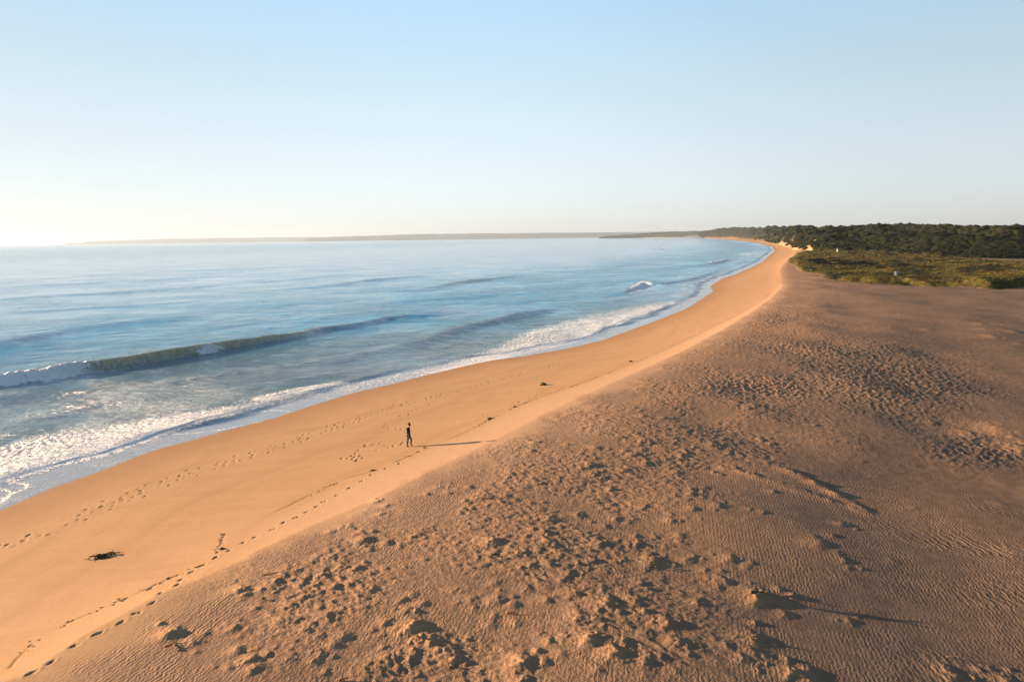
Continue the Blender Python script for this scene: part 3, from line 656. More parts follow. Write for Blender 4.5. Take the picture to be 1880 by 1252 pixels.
def sea_material():
    t = NT('sea_water')
    P = t.pos(); foam = t.attr('foam'); face = t.attr('face'); lace = t.attr('lace'); film = t.attr('film'); off = t.attr('off')
    Ps = t.mapv(P, (1, 1, .0))
    sx3 = t.n('ShaderNodeSeparateXYZ'); t.t.links.new(P, sx3.inputs[0]); sepx = sx3.outputs[0]
    deep = t.mix(t.ramp(t.noise(Ps, .02, 3), .4, .65), rgb(.004, .125, .235), rgb(.006, .150, .270))
    shallow = rgb(.060, .110, .132)
    c = t.mix(t.ramp(t.math('ADD', off, t.math('MULTIPLY', sepx, .35)), 44, 6), deep, shallow)
    c = t.mix(face, c, t.mix(t.ramp(t.noise(t.mapv(Ps, (1, 1, 1)), 1.4, 4, .65), .35, .65), rgb(.20, .165, .05), rgb(.34, .28, .11)))  # sandy olive wave face, its colour lightened for sunlight glowing through the water
    c = t.mix(film, c, rgb(.165, .175, .185))
    # foam pattern
    lf = t.noise(t.mapv(Ps, (1, 1, 1), (0, 0, D2R(30))), 1.1, 5, .62, 1.6)
    ln = t.math('SUBTRACT', 1.0, t.math('MULTIPLY', t.math('ABSOLUTE', t.math('SUBTRACT', lf, .5)), 9.0), clamp=True)
    big = t.noise(Ps, .16, 3)
    ln = t.math('MULTIPLY', ln, t.math('MULTIPLY', lace, t.ramp(big, .36, .6, .35, 1.6)), clamp=True)
    fn = t.noise(Ps, 3.2, 4, .65, .6)
    fm = t.ramp(t.math('ADD', t.math('MULTIPLY', foam, .56), t.math('MULTIPLY', t.math('SUBTRACT', fn, .5), 2.4)), .26, .54)
    fm = t.math('MULTIPLY', fm, t.ramp(foam, .02, .12))
    fmask = t.math('MAXIMUM', fm, t.math('MULTIPLY', ln, .75))
    c = t.mix(fmask, c, rgb(.48, .48, .47))
    rough = t.mix(film, rgb(.10, .10, .10), rgb(.16, .16, .16))
    rough = t.mix(fmask, rough, rgb(.9, .9, .9))
    h1 = t.math('MULTIPLY', t.noise(t.mapv(Ps, (.5, 1.0, 1), (0, 0, D2R(12))), 1.0, 6, .68), .52)
    h2 = t.math('MULTIPLY', t.noise(t.mapv(Ps, (.6, 1.0, 1), (0, 0, D2R(-14))), 3.1, 3, .6), .13)
    h3 = t.math('MULTIPLY', t.noise(t.mapv(Ps, (.22, 1.0, 1), (0, 0, D2R(-38))), .30, 4, .6), .75)
    h = t.math('ADD', t.math('ADD', h1, h2), h3)
    h = t.math('MULTIPLY', h, t.ramp(film, 1.0, .2, .03, 1))
    h = t.math('MULTIPLY', h, t.ramp(t.noise(Ps, .035, 3, .6), .38, .60, .35, 1.35))
    h = t.math('MULTIPLY', h, t.ramp(off, 40, 130, 1.45, .26))
    h = t.math('MULTIPLY', h, t.ramp(off, 500, 1000, 1.0, 3.2))
    h = t.math('ADD', h, t.math('MULTIPLY', t.math('MULTIPLY', fmask, t.noise(Ps, 5, 4, .7)), .10))
    nd = t.bsdf(c, rough, .5, t.bump(h))
    nd.inputs['IOR'].default_value = 1.45
    return t.m
sea_o.data.materials.append(sea_material())

# ------------------------------------------------------------------ far shores
def far_land(name, prof, D, depth, mat, base_drop=0.0):
    """prof: (photo x, photo y of the skyline); a low coast at distance D with its own depth"""
    N = 160; M = 10
    xs = np.linspace(prof[0][0], prof[-1][0], N)
    ys = np.interp(xs, [p[0] for p in prof], [p[1] for p in prof])
    vs = []; fs = []
    for i, (a, b) in enumerate(zip(xs, ys)):
        az = az_of(a)
        tend = min(1, (i + .3) / 6)
        Di = D(a) if callable(D) else D
        hh = max(hill_height_at(a, b, Di + depth * .35), 2.0) + 3.5 * pn(np.array([i / 3.0]), np.array([.3]), 400)[0]
        for j in range(M):
            s = j / (M - 1)
            if j == 0: rr_, zz = Di, -3
            elif j == 1: rr_, zz = Di + 12, 4.0
            else:
                f = min(1, (s / .4)) ** .8
                rr_ = Di + depth * s; zz = hh * f * (1 if s < .6 else 1 - .3 * (s - .6)) * (1 + .05 * pn(np.array([i / 4.0]), np.array([j * 1.1]), 410)[0])
                if j > 4: zz = min(zz, hh * .93)
            vs.append((rr_ * math.sin(az), rr_ * math.cos(az), zz))
    for i in range(N - 1):
        for j in range(M - 1):
            a = i * M + j; fs.append((a, a + M, a + M + 1, a + 1))
    me = bpy.data.meshes.new(name); me.from_pydata(vs, [], fs); me.update()
    o = bpy.data.objects.new(name, me); C.objects.link(o); me.materials.append(mat)
    o['kind'] = 'structure'
    return o
def far_mat():
    t = NT('far_scrub'); P = t.pos()
    sep = t.n('ShaderNodeSeparateXYZ'); t.t.links.new(P, sep.inputs[0])
    c = t.mix(t.ramp(t.noise(t.mapv(P, (1, 1, 4)), .006, 5, .65), .4, .65), rgb(.012, .016, .008), rgb(.03, .028, .015))
    c = t.mix(t.ramp(sep.outputs[2], 5, 2.5), c, rgb(.18, .13, .09))
    t.bsdf(c, .95, .1, t.bump(t.noise(P, .01, 5, .7), 40))
    return t.m
fm_ = far_mat()
far_land('headland', [(116, 451.5), (119, 447), (149, 446.3), (154, 446.5), (157, 443.6), (223, 441), (298, 438.6), (372, 437.6), (484, 436), (558, 435.4), (600, 435.8), (612, 434.6), (700, 432.4), (760, 432)], 20000, 3800, fm_)
far_land('far_shore', [(560, 438.5), (600, 435.8), (660, 433.6), (700, 432.2), (754, 430), (866, 428.7), (1015, 427.5), (1127, 426.8), (1183, 426), (1320, 424.5)], 15000, 3000, fm_)
far_land('point', [(1100, 435.4), (1104, 434.9), (1108, 433.8), (1145, 431.2), (1180, 428.6), (1220, 425.3), (1276, 424.3), (1330, 423.5)], lambda a: float(np.interp(a, [1100, 1180, 1330], [6600, 6700, 5600])), 1100, fm_)

# ------------------------------------------------------------------ the air
def haze():
    bm = bmesh.new(); bmesh.ops.create_cube(bm, size=1)
    for v in bm.verts: v.co = Vector((v.co.x * 110000, v.co.y * 110000, -2.6 + (v.co.z + .5) * 330))
    me = bpy.data.meshes.new('haze'); bm.to_mesh(me); bm.free()
    o = bpy.data.objects.new('haze', me); C.objects.link(o); o['kind'] = 'stuff'
    o['label'] = 'thin pale morning sea haze lying over the bay'; o['category'] = 'haze'
    m = bpy.data.materials.new('haze'); m.use_nodes = True; nt = m.node_tree; nt.nodes.clear()
    v = nt.nodes.new('ShaderNodeVolumePrincipled'); ou = nt.nodes.new('ShaderNodeOutputMaterial')
    v.inputs['Color'].default_value = (.29, .37, .46, 1); v.inputs['Density'].default_value = 5.5e-5; v.inputs['Anisotropy'].default_value = 0.22
    nt.links.new(v.outputs[0], ou.inputs['Volume']); me.materials.append(m)
haze()

# ------------------------------------------------------------------ things
def tag(o, label, cat, group=None, kind=None):
    o['label'] = label; o['category'] = cat
    if group: o['group'] = group
    if kind: o['kind'] = kind
    return o
def root(name, loc, label, cat, group=None):
    o = bpy.data.objects.new(name, None); o.location = loc; o.empty_display_size = .3; C.objects.link(o)
    return tag(o, label, cat, group)
class MB:
    def __init__(s): s.v = []; s.f = []
    def tube(s, pts, rad, n=7):
        pts = [Vector(p) for p in pts]
        if not hasattr(rad, '__len__'): rad = [rad] * len(pts)
        b = len(s.v); up = Vector((.13, .21, .97))
        for i, p in enumerate(pts):
            t = (pts[min(i + 1, len(pts) - 1)] - pts[max(i - 1, 0)]).normalized()
            a = t.cross(up if abs(t.dot(up)) < .95 else Vector((1, 0, 0))).normalized(); c = t.cross(a)
            for k in range(n):
                an = 2 * math.pi * k / n; s.v.append(tuple(p + (a * math.cos(an) + c * math.sin(an)) * rad[i]))
        for i in range(len(pts) - 1):
            for k in range(n):
                q = b + i * n; s.f.append((q + k, q + (k + 1) % n, q + n + (k + 1) % n, q + n + k))
        s.f.append(tuple(b + k for k in range(n))[::-1]); s.f.append(tuple(b + (len(pts) - 1) * n + k for k in range(n)))
    def blade(s, pts, w, thick=.006):
        """a leathery strap along pts"""
        b = len(s.v); pts = [Vector(p) for p in pts]
        for i, p in enumerate(pts):
            t = (pts[min(i + 1, len(pts) - 1)] - pts[max(i - 1, 0)]).normalized(); a = t.cross(Vector((0, 0, 1)))
            if a.length < .1: a = Vector((0, 1, 0))
            a.normalize(); nrm = a.cross(t); ww = w * math.sin(math.pi * (i + .6) / (len(pts) + .2)) * .5
            for sx_, sz_ in ((-1, -1), (1, -1), (1, 1), (-1, 1)): s.v.append(tuple(p + a * ww * sx_ + nrm * thick * sz_ * .5))
        for i in range(len(pts) - 1):
            q = b + 4 * i
            for k in range(4): s.f.append((q + k, q + (k + 1) % 4, q + 4 + (k + 1) % 4, q + 4 + k))
        s.f.append((b + 3, b + 2, b + 1, b)); q = b + 4 * (len(pts) - 1); s.f.append((q, q + 1, q + 2, q + 3))
    def ball(s, c, r, sq=(1, 1, 1), n=8, m=6, lump=.0, seed=1):
        rn = random.Random(seed); b = len(s.v)
        for j in range(m + 1):
            th = math.pi * j / m
            for k in range(n):
                ph = 2 * math.pi * k / n; rr_ = r * (1 + lump * rn.uniform(-1, 1))
                s.v.append((c[0] + rr_ * sq[0] * math.sin(th) * math.cos(ph), c[1] + rr_ * sq[1] * math.sin(th) * math.sin(ph), c[2] + rr_ * sq[2] * math.cos(th)))
        for j in range(m):
            for k in range(n): q = b + j * n; s.f.append((q + k, q + n + k, q + n + (k + 1) % n, q + (k + 1) % n))
    def box(s, c, d, rz=0):
        b = len(s.v); cs, sn = math.cos(rz), math.sin(rz)
        for z in (-1, 1):
            for x, y in ((-1, -1), (1, -1), (1, 1), (-1, 1)):
                X, Y = x * d[0] / 2, y * d[1] / 2
                s.v.append((c[0] + X * cs - Y * sn, c[1] + X * sn + Y * cs, c[2] + z * d[2] / 2))
        for f in ((3, 2, 1, 0), (4, 5, 6, 7), (0, 1, 5, 4), (1, 2, 6, 5), (2, 3, 7, 6), (3, 0, 4, 7)): s.f.append(tuple(b + i for i in f))
    def build(s, name, mat, parent=None, smooth=True, loc=None):
        me = bpy.data.meshes.new(name); me.from_pydata(s.v, [], s.f); me.update()
        if smooth: me.polygons.foreach_set('use_smooth', [True] * len(me.polygons))
        o = bpy.data.objects.new(name, me); C.objects.link(o); me.materials.append(mat)
        if parent: o.parent = parent
        if loc is not None: o.location = loc
        return o
def simple(name, a, b, scale, rough=.8, spec=.2, bump=0.0, objrand=0.0):
    t = NT(name); v = t.n('ShaderNodeTexCoord').outputs['Object']
    n = t.noise(v, scale, 4, .6); c = t.mix(t.ramp(n, .38, .62), rgb(*a), rgb(*b))
    if objrand:
        oi = t.n('ShaderNodeObjectInfo'); hs = t.n('ShaderNodeHueSaturation'); t.put(hs, 'Color', c)
        t.put(hs, 'Value', t.math('MULTIPLY_ADD', oi.outputs['Random'], objrand, 1 - objrand * .5)); c = hs.outputs[0]
    t.bsdf(c, rough, spec, t.bump(n, bump) if bump else None)
    return t.m
def zs(x, y): return z_at(x, y)
def spot(px, py, z=1.8):
    for _ in range(4): g = G(px, py, z); z = zs(g[0], g[1])
    return Vector((g[0], g[1], z))

m_kelp = simple('kelp', (.014, .012, .004), (.045, .032, .010), 9, .8, .15)
m_kelp_g = simple('green_kelp', (.006, .011, .003), (.016, .024, .005), 7, .8, .15)
m_kelp_o = simple('orange_kelp', (.20, .075, .012), (.28, .12, .02), 9, .6, .3)
m_wood = simple('driftwood', (.045, .028, .016), (.10, .065, .04), 14, .9, .1, .004)
m_wood_red = simple('red_driftwood', (.10, .035, .016), (.17, .07, .035), 14, .9, .1, .004)
m_leaf = simple('seedling', (.025, .035, .008), (.05, .06, .012), 20, .8, .1)

def wander(p, a, L, n, zf, jit=.35, rn=random):
    out = [Vector(p)]; x, y = p[0], p[1]
    for i in range(n):
        a += rn.gauss(0, jit); x += L / n * math.cos(a); y += L / n * math.sin(a)
        out.append(Vector((x, y, zf((i + 1) / n))))
    return out

# --- heap of looped kelp stalks on the open beach (lower left)
def kelp_heap():
    rn = random.Random(3)
    p = spot(188, 1023, 1.2)
    o = root('kelp_heap', p, 'tangled heap of dark looped kelp stalks lying alone on the smooth sand, lower left', 'seaweed', 'washed-up seaweed on the beach')
    def loop(cx, cy, rx, ry, h, r, tilt):
        m = MB(); pts = []
        for i in range(15):
            a = math.pi * (-.15 + 1.3 * i / 14)
            pts.append((cx + rx * math.cos(a) * math.cos(tilt), cy + ry * math.cos(a) * math.sin(tilt) + .04 * math.sin(3 * a), max(.01, h * math.sin(a) + .01)))
        m.tube(pts, [r * (.75 + .35 * math.sin(math.pi * i / 14)) for i in range(15)], 8); return m
    for cx, cy, rx, ry, h, r, ti in ((.28, .18, .22, .2, .17, .034, .3), (-.42, -.12, .15, .15, .14, .030, .5), (-.2, -.03, .14, .2, .15, .028, 1.2), (.05, .05, .2, .2, .17, .03, -.4), (.12, .2, .22, .12, .12, .024, .8)):
        loop(cx, cy, rx, ry, h, r, ti).build('stalk', m_kelp, o)
    for k in range(34):
        m = MB(); a = rn.uniform(-.9, .9) + (math.pi if rn.random() < .3 else 0); st = (rn.uniform(-.35, .3), rn.uniform(-.14, .18), rn.uniform(.03, .12))
        L = rn.uniform(.2, .45); zz = st[2]
        m.blade(wander(st, a, L, 6, lambda f: max(.012, zz * (1 - f) + .03 * math.sin(f * 7)), .4, rn), rn.uniform(.04, .09), .008); m.build('frond', m_kelp, o)
    m = MB(); m.ball((-.08, -.02, .05), .15, (1.5, .9, .5), 12, 8, .16, 5); m.build('holdfast', m_kelp, o)
    for pts in (((.3, .32, .03), (.42, .5, .05), (.6, .52, .02), (.75, .46, .03), (1.0, .52, .012)), ((.25, .35, .03), (.22, .45, .08), (.20, .55, .16)), ((.45, -.22, .012), (.62, -.2, .02), (.75, -.24, .012)), ((-.62, -.12, .01), (-.75, -.2, .012))):
        m = MB(); m.tube(pts, [.014] * len(pts), 6); m.build('strand', m_kelp, o)
kelp_heap()

def kelp_wedge():
    rn = random.Random(8); p = spot(993, 707.5, 1.4)
    o = root('kelp_clump', p, 'dark green folded kelp clump with an orange end, alone on the beach beyond the person', 'seaweed', 'washed-up seaweed on the beach')
    m = MB(); m.ball((.30, 0, .10), .2, (1.5, 1.0, .65), 12, 8, .14, 2)
    m.build('root_mass', m_kelp_g, o)
    for k in range(22):
        m = MB(); st = (rn.uniform(0, .2), rn.uniform(-.15, .15), rn.uniform(.12, .33)); z0 = st[2]
        m.blade(wander(st, rn.uniform(-.5, .5), rn.uniform(.3, .55), 6, lambda f: max(.015, z0 * (1 - f ** 1.4) + .02), .25, rn), rn.uniform(.07, .13), .012); m.build('frond', m_kelp_g, o)
    m = MB(); m.ball((-.10, 0, .06), .09, (1.2, 1, .9), 10, 7, .15, 4); e = m.build('holdfast', m_kelp_o, o); e['label'] = 'bright orange holdfast at the sunward end'
kelp_wedge()

def weed_clump(px, py, size, label, mat=m_kelp, n=12, seed=1, name='seaweed_clump'):
    rn = random.Random(seed); p = spot(px, py, 1.8); o = root(name, p, label, 'seaweed', 'washed-up seaweed on the beach')
    m = MB(); m.ball((0, 0, .25 * size * .4), size * .3, (1.3, .8, .5), 10, 7, .2, seed); m.build('root_mass', mat, o)
    for k in range(n):
        m = MB(); a = rn.uniform(0, 6.28); st = (rn.uniform(-.2, .2) * size, rn.uniform(-.15, .15) * size, size * rn.uniform(.08, .25)); z0 = st[2]
        m.blade(wander(st, a, size * rn.uniform(.3, .7), 5, lambda f: max(.012, z0 * (1 - f)), .5, rn), size * .12, .008); m.build('frond', mat, o)
weed_clump(683, 864, .40, 'small rust-brown seaweed clump on the tide line, below and left of the person', simple('rust_weed', (.09, .04, .014), (.14, .07, .02), 8), 12, 11)
weed_clump(899, 769, .52, 'dark brown flat seaweed clump on the tide line, right of the person', m_kelp, 14, 12)
weed_clump(945, 747, .38, 'small brown seaweed knot on the tide line, farther right than the clump near the person', m_kelp, 10, 13)
weed_clump(779, 822, .30, 'wispy ochre seaweed scrap beside the start of the person\'s shadow', simple('ochre_weed', (.14, .08, .03), (.2, .12, .05), 8), 8, 14)
weed_clump(407, 1008, .34, 'small brown seaweed scrap where the tide line meets the deep footprints', m_kelp, 8, 15)
weed_clump(1158, 664, .6, 'brown seaweed strand on the tide line midway along the far beach', m_kelp, 10, 16)

# --- driftwood
def driftwood(px, py, L, ang, r, label, twigs=3, mat=m_wood, seed=1, lift=.03, dz=0.0):
    rn = random.Random(seed); p = spot(px, py, 1.8); p.z += dz
    o = root('driftwood', p, label, 'driftwood', 'driftwood lying on the rough sand')
    m = MB(); n = 9; pts = []
    for i in range(n):
        f = i / (n - 1) - .5
        pts.append((f * L * math.cos(ang) + .04 * L * math.sin(f * 7 + seed), f * L * math.sin(ang) + .05 * L * math.sin(f * 5), r * .6 + lift * (1 + math.sin(f * 4 + seed)) * .5 + rn.uniform(0, .3) * r))
    m.tube(pts, [r * (1.1 - .75 * i / (n - 1)) * rn.uniform(.85, 1.15) for i in range(n)], 8); m.build('stem', mat, o)
    for k in range(twigs):
        m = MB(); q = Vector(pts[rn.randint(1, n - 2)]); a = ang + rn.uniform(.4, 1.3) * rn.choice((-1, 1)); l = L * rn.uniform(.25, .5); up = rn.uniform(.15, .7) * l
        m.tube([q, q + Vector((math.cos(a) * l * .5, math.sin(a) * l * .5, up * .6)), q + Vector((math.cos(a) * l, math.sin(a) * l, up))], [r * .45, r * .32, r * .12], 6); m.build('twig', mat, o)
driftwood(1390, 1092, .62, .1, .085, 'short dark weathered log end on a mound, casting the longest shadow at lower right', 5, seed=2, lift=.10, dz=.02)
driftwood(1403, 1088, .34, -.9, .05, 'broken dark stub leaning against the dark log end on its mound', 2, seed=5, lift=.08, dz=.02)
driftwood(313, 1186, .42, 1.2, .030, 'small forked twig standing in the crest of the lone mound at lower left', 5, seed=3, lift=.08)
driftwood(905, 1018, .30, .8, .035, 'dark wood stub at the broken lee of the bright mound, centre of the rough sand', 2, seed=4, lift=.05)
driftwood(498, 1053, .60, .35, .020, 'thin bent stick lying on smooth rippled sand left of the mounds', 1, seed=6, lift=.02)
driftwood(906, 915, 1.9, .03, .022, 'long thin straight branch lying across the rough sand below the person\'s shadow', 3, seed=7, lift=.04)
driftwood(940, 1127, .45, -.3, .035, 'reddish broken stick lit by the sun, lower centre', 1, m_wood_red, seed=8, lift=.05)
driftwood(836, 1226, .40, -.5, .028, 'brown forked stick at the lower end of the jagged mound row, bottom centre-left', 3, seed=9, lift=.06)
driftwood(706, 1233, .26, .6, .030, 'stubby dark stick beside the rounded mound at the bottom edge', 2, seed=10, lift=.05)
driftwood(1197, 1040, .42, -.2, .020, 'pale-topped thin twig on the long smooth mound right of centre', 4, seed=11, lift=.05)
driftwood(1383, 1173, .28, -.7, .030, 'small dark stub at the tip of a long-tailed mound, lower right', 1, seed=12, lift=.05)
driftwood(631, 1248, .30, .1, .035, 'dark red-brown stick cut by the bottom edge of the photo', 1, m_wood_red, seed=13, lift=.05)
driftwood(1748, 1208, .35, -.3, .018, 'thin upright twig on a low mound at far lower right', 4, seed=14, lift=.08)
driftwood(1551, 1018, .30, 0, .016, 'tiny dark twig casting a thin straight shadow on the smooth right-hand sand', 1, seed=15, lift=.05)

def seedling(px, py, s, label, seed):
    rn = random.Random(seed); p = spot(px, py, 1.8); o = root('beach_plant', p, label, 'plant', 'tiny green plants on the mounds')
    for k in range(10):
        m = MB(); a = rn.uniform(0, 6.28); l = s * rn.uniform(.5, 1)
        m.blade([(0, 0, 0), (math.cos(a) * l * .3, math.sin(a) * l * .3, l * .5), (math.cos(a) * l * .8, math.sin(a) * l * .8, l * .6)], s * .2, .004); m.build('leaf', m_leaf, o)
seedling(996, 1002, .24, 'small sprig of green leaves behind the bright central mound', 1)
seedling(770, 1170, .26, 'low green sprig on top of the biggest jagged mound, bottom centre-left', 2)
seedling(485, 1101, .22, 'faint green sprig among the cluster of mounds at lower left', 3)
seedling(1200, 1036, .16, 'single green sprig beside the thin twig right of centre', 4)

# --- tide-line litter
def tide_litter():
    rn = random.Random(21); m = MB(); P = [G(a, b, 1.7)[:2] for a, b in strand_px]
    for i in range(len(P) - 1):
        d = P[i + 1] - P[i]; L = math.hypot(*d)
        for k in range(int(L * (5.5 if L < 12 else 3))):
            f = rn.random(); q = P[i] + d * f; q = q + np.array([rn.gauss(0, .12), rn.gauss(0, .12)])
            if pn(np.array([q[0] / 2.2]), np.array([q[1] / 2.2]), 160)[0] < -.08: continue
            z = zs(*q); s_ = rn.uniform(.015, .05) * (1 if rn.random() < .9 else 2)
            a = math.atan2(d[1], d[0]) + rn.gauss(0, .5)
            m.blade([(q[0] - math.cos(a) * s_ * 1.5, q[1] - math.sin(a) * s_ * 1.5, z + .006), (q[0], q[1], z + .02), (q[0] + math.cos(a) * s_ * 1.5, q[1] + math.sin(a) * s_ * 1.5, z + .006)], s_, .012)
    o = m.build('tide_litter', m_kelp, smooth=False); tag(o, 'broken line of small dark weed scraps along the last high-tide mark', 'seaweed', kind='stuff')
tide_litter()

# --- white markers
m_white = simple('white_paint', (.34, .34, .33), (.40, .40, .39), 5, .6, .3)
m_post = simple('post_wood', (.10, .05, .025), (.16, .08, .04), 8)
def marker():
    p = spot(1645, 507, 2.5); o = root('marker_sign', p, 'small plain white rectangular marker standing low in the green dune grass', 'marker')
    m = MB(); m.box((0, 0, .95), (.95, .07, 1.15), .15); m.build('panel', m_white, o, False)
    for sx_ in (-.3, .3): m = MB(); m.box((sx_, .09, .55), (.09, .09, 1.3), .15); m.build('post', m_white, o, False)
    p = spot(1537, 463, 3); o = root('marker_post', p, 'slim white post with brown top at the foot of the dark scrub hill', 'post')
    m = MB(); m.tube([(0, 0, 0), (0, 0, 1.7)], [.26, .22], 10); m.build('shaft', m_white, o, False)
    m = MB(); m.tube([(0, 0, 1.7), (0, 0, 2.0), (0, 0, 2.4)], [.20, .24, .08], 10); m.build('cap', m_post, o, False)
marker()

# --- the walker
def skin(name, vs, es, rad, mat, parent, sub=2, rootv=0):
    me = bpy.data.meshes.new(name); me.from_pydata(vs, es, []); me.update()
    o = bpy.data.objects.new(name, me); C.objects.link(o); o.parent = parent
    md = o.modifiers.new('skin', 'SKIN'); md.use_smooth_shade = True
    for i, r_ in enumerate(rad):
        sv = me.skin_vertices[0].data[i]; sv.radius = r_ if hasattr(r_, '__len__') else (r_, r_); sv.use_root = (i == rootv)
    sb = o.modifiers.new('sub', 'SUBSURF'); sb.levels = sub; sb.render_levels = sub
    me.materials.append(mat)
    dg = bpy.context.evaluated_depsgraph_get(); me2 = bpy.data.meshes.new_from_object(o.evaluated_get(dg))
    o.modifiers.clear(); o.data = me2; me2.name = name
    me2.polygons.foreach_set('use_smooth', [True] * len(me2.polygons))
    if not len(me2.materials): me2.materials.append(mat)
    return o
def walker():
    p = spot(750.5, 820, 1.2)
    o = root('person', p, 'person in a dark top and grey trousers walking barefoot, head bowed, casting a long shadow', 'person')
    o.rotation_euler = (0, 0, D2R(-4))
    m_skin = simple('skin', (.11, .055, .035), (.14, .07, .045), 6, .6, .3); m_top = simple('dark_top', (.016, .010, .010), (.030, .018, .016), 12, .9, .1)
    m_tr = simple('grey_trousers', (.055, .052, .055), (.085, .08, .082), 10, .9, .1); m_hair = simple('dark_hair', (.006, .004, .004), (.014, .010, .008), 30, .8, .2, .01)
    V = []; E = []; Rr = []
    def v(x, y, z, r, par=None):
        V.append((x, y, z)); Rr.append(r); i = len(V) - 1
        if par is not None: E.append((par, i))
        return i
    pel = v(0, 0, .95, (.11, .13)); sp = v(-.01, 0, 1.12, (.095, .12), pel); ch = v(-.005, 0, 1.33, (.10, .15), sp); nb = v(.03, 0, 1.46, .06, ch); nk = v(.065, 0, 1.53, .05, nb)
    hd = v(.10, 0, 1.60, .075, nk); ht = v(.115, 0, 1.69, .068, hd)
    ch_ = v(.165, 0, 1.57, .035, hd)
    for sy in (-1, 1):
        sh = v(-.005, .15 * sy, 1.41, .058, ch); ua = v(-.03, .20 * sy, 1.29, .048, sh); elb = v(-.055, .225 * sy, 1.13, .038, ua)
        fa = v(-.01, .225 * sy, 1.01, .034, elb); wr = v(.05, .21 * sy, .90, .025, fa); pm_ = v(.075, .205 * sy, .855, (.038, .020), wr)
        for k in range(4):
            l = (.075, .088, .085, .065)[k]; dxk = (.030, .010, -.010, -.028)[k]
            f1 = v(.085 + dxk, .205 * sy, .815, .0095, pm_); f2 = v(.095 + dxk, .20 * sy, .815 - l * .55, .0085, f1); v(.095 + dxk - .012, .19 * sy, .815 - l, .007, f2)
        t1 = v(.112, .195 * sy, .86, .011, pm_); v(.125, .185 * sy, .825, .009, t1)
    for sy, kn, an, toe in ((-1, (-.045, .50), (-.10, .075), (.05, .028)), (1, (.17, .54), (.15, .11), (.285, .03))):
        hp = v(.0, .085 * sy, .86, .085, pel); th = v(.5 * kn[0], .09 * sy, .70, .072, hp); k_ = v(kn[0], .09 * sy, kn[1], .054, th); cf = v((kn[0] * .6 + an[0] * .4) - .015, .09 * sy, (kn[1] * .6 + an[1] * .4), .052, k_)
        a_ = v(an[0], .09 * sy, an[1], .036, cf); v(an[0] - .04, .09 * sy, an[1] - .035, .03, a_); b_ = v((an[0] + toe[0]) / 2 + .02, .09 * sy, (an[1] + toe[1]) / 2 - .005, (.032, .042), a_); v(toe[0], .09 * sy, toe[1], (.018, .042), b_)
    body = skin('body', V, E, Rr, m_skin, o, 2)
    # clothes: shells grown on the same skeleton
    V2, E2, R2 = [], [], []
    def w(x, y, z, r, par=None):
        V2.append((x, y, z)); R2.append(r); i = len(V2) - 1
        if par is not None: E2.append((par, i))
        return i
    a = w(0, 0, .90, (.135, .155)); b = w(-.015, 0, 1.10, (.145, .165), a); c = w(-.012, 0, 1.32, (.15, .185), b); d = w(.015, 0, 1.43, (.10, .12), c)
    for sy in (-1, 1):
        e = w(-.005, .155 * sy, 1.41, .078, c); w(-.03, .205 * sy, 1.27, .072, e)
    skin('top', V2, E2, R2, m_top, o, 2)
    V2, E2, R2 = [], [], []
    a = w(0, 0, .93, (.13, .145))
    for sy, kn, an in ((-1, (-.045, .50), (-.095, .11)), (1, (.17, .54), (.15, .15))):
        hp = w(0, .085 * sy, .85, .105, a); th = w(.5 * kn[0], .09 * sy, .69, .098, hp); k_ = w(kn[0], .09 * sy, kn[1], .080, th); cf = w((kn[0] + an[0]) / 2 - .01, .09 * sy, (kn[1] + an[1]) / 2, .076, k_); w(an[0], .09 * sy, an[1], .062, cf)
    skin('trousers', V2, E2, R2, m_tr, o, 2)
    m = MB(); rn = random.Random(5)
    m.ball((.085, 0, 1.685), .098, (1.08, .98, .95), 14, 10, .05, 3)
    for k in range(46):
        th = rn.uniform(0, 1.45); ph = rn.uniform(0, 6.28); r_ = .095
        if math.cos(ph) > .3 and th > .9: continue
        m.ball((.08 + r_ * math.sin(th) * math.cos(ph) * 1.05, r_ * math.sin(th) * math.sin(ph), 1.685 + r_ * math.cos(th) * .95), rn.uniform(.022, .036), (1, 1, 1), 6, 5, .1, k)
    m.build('hair', m_hair, o)
    for sy in (-1, 1):
        m = MB(); m.ball((.10, .078 * sy, 1.605), .022, (.8, .4, 1.3), 8, 6); m.build('ear', m_skin, o)
        m = MB(); m.ball((.176, .03 * sy, 1.615), .011, (1, 1, 1), 8, 6); m.build('eye', m_hair, o)
    m = MB(); m.ball((.192, 0, 1.592), .016, (1.1, .8, 1.3), 8, 6); m.build('nose', m_skin, o)
    m = MB(); m.ball((.186, 0, 1.562), .012, (.7, 1.9, .5), 8, 6); m.build('mouth', simple('lips', (.10, .035, .028), (.12, .04, .03), 5), o)
walker()

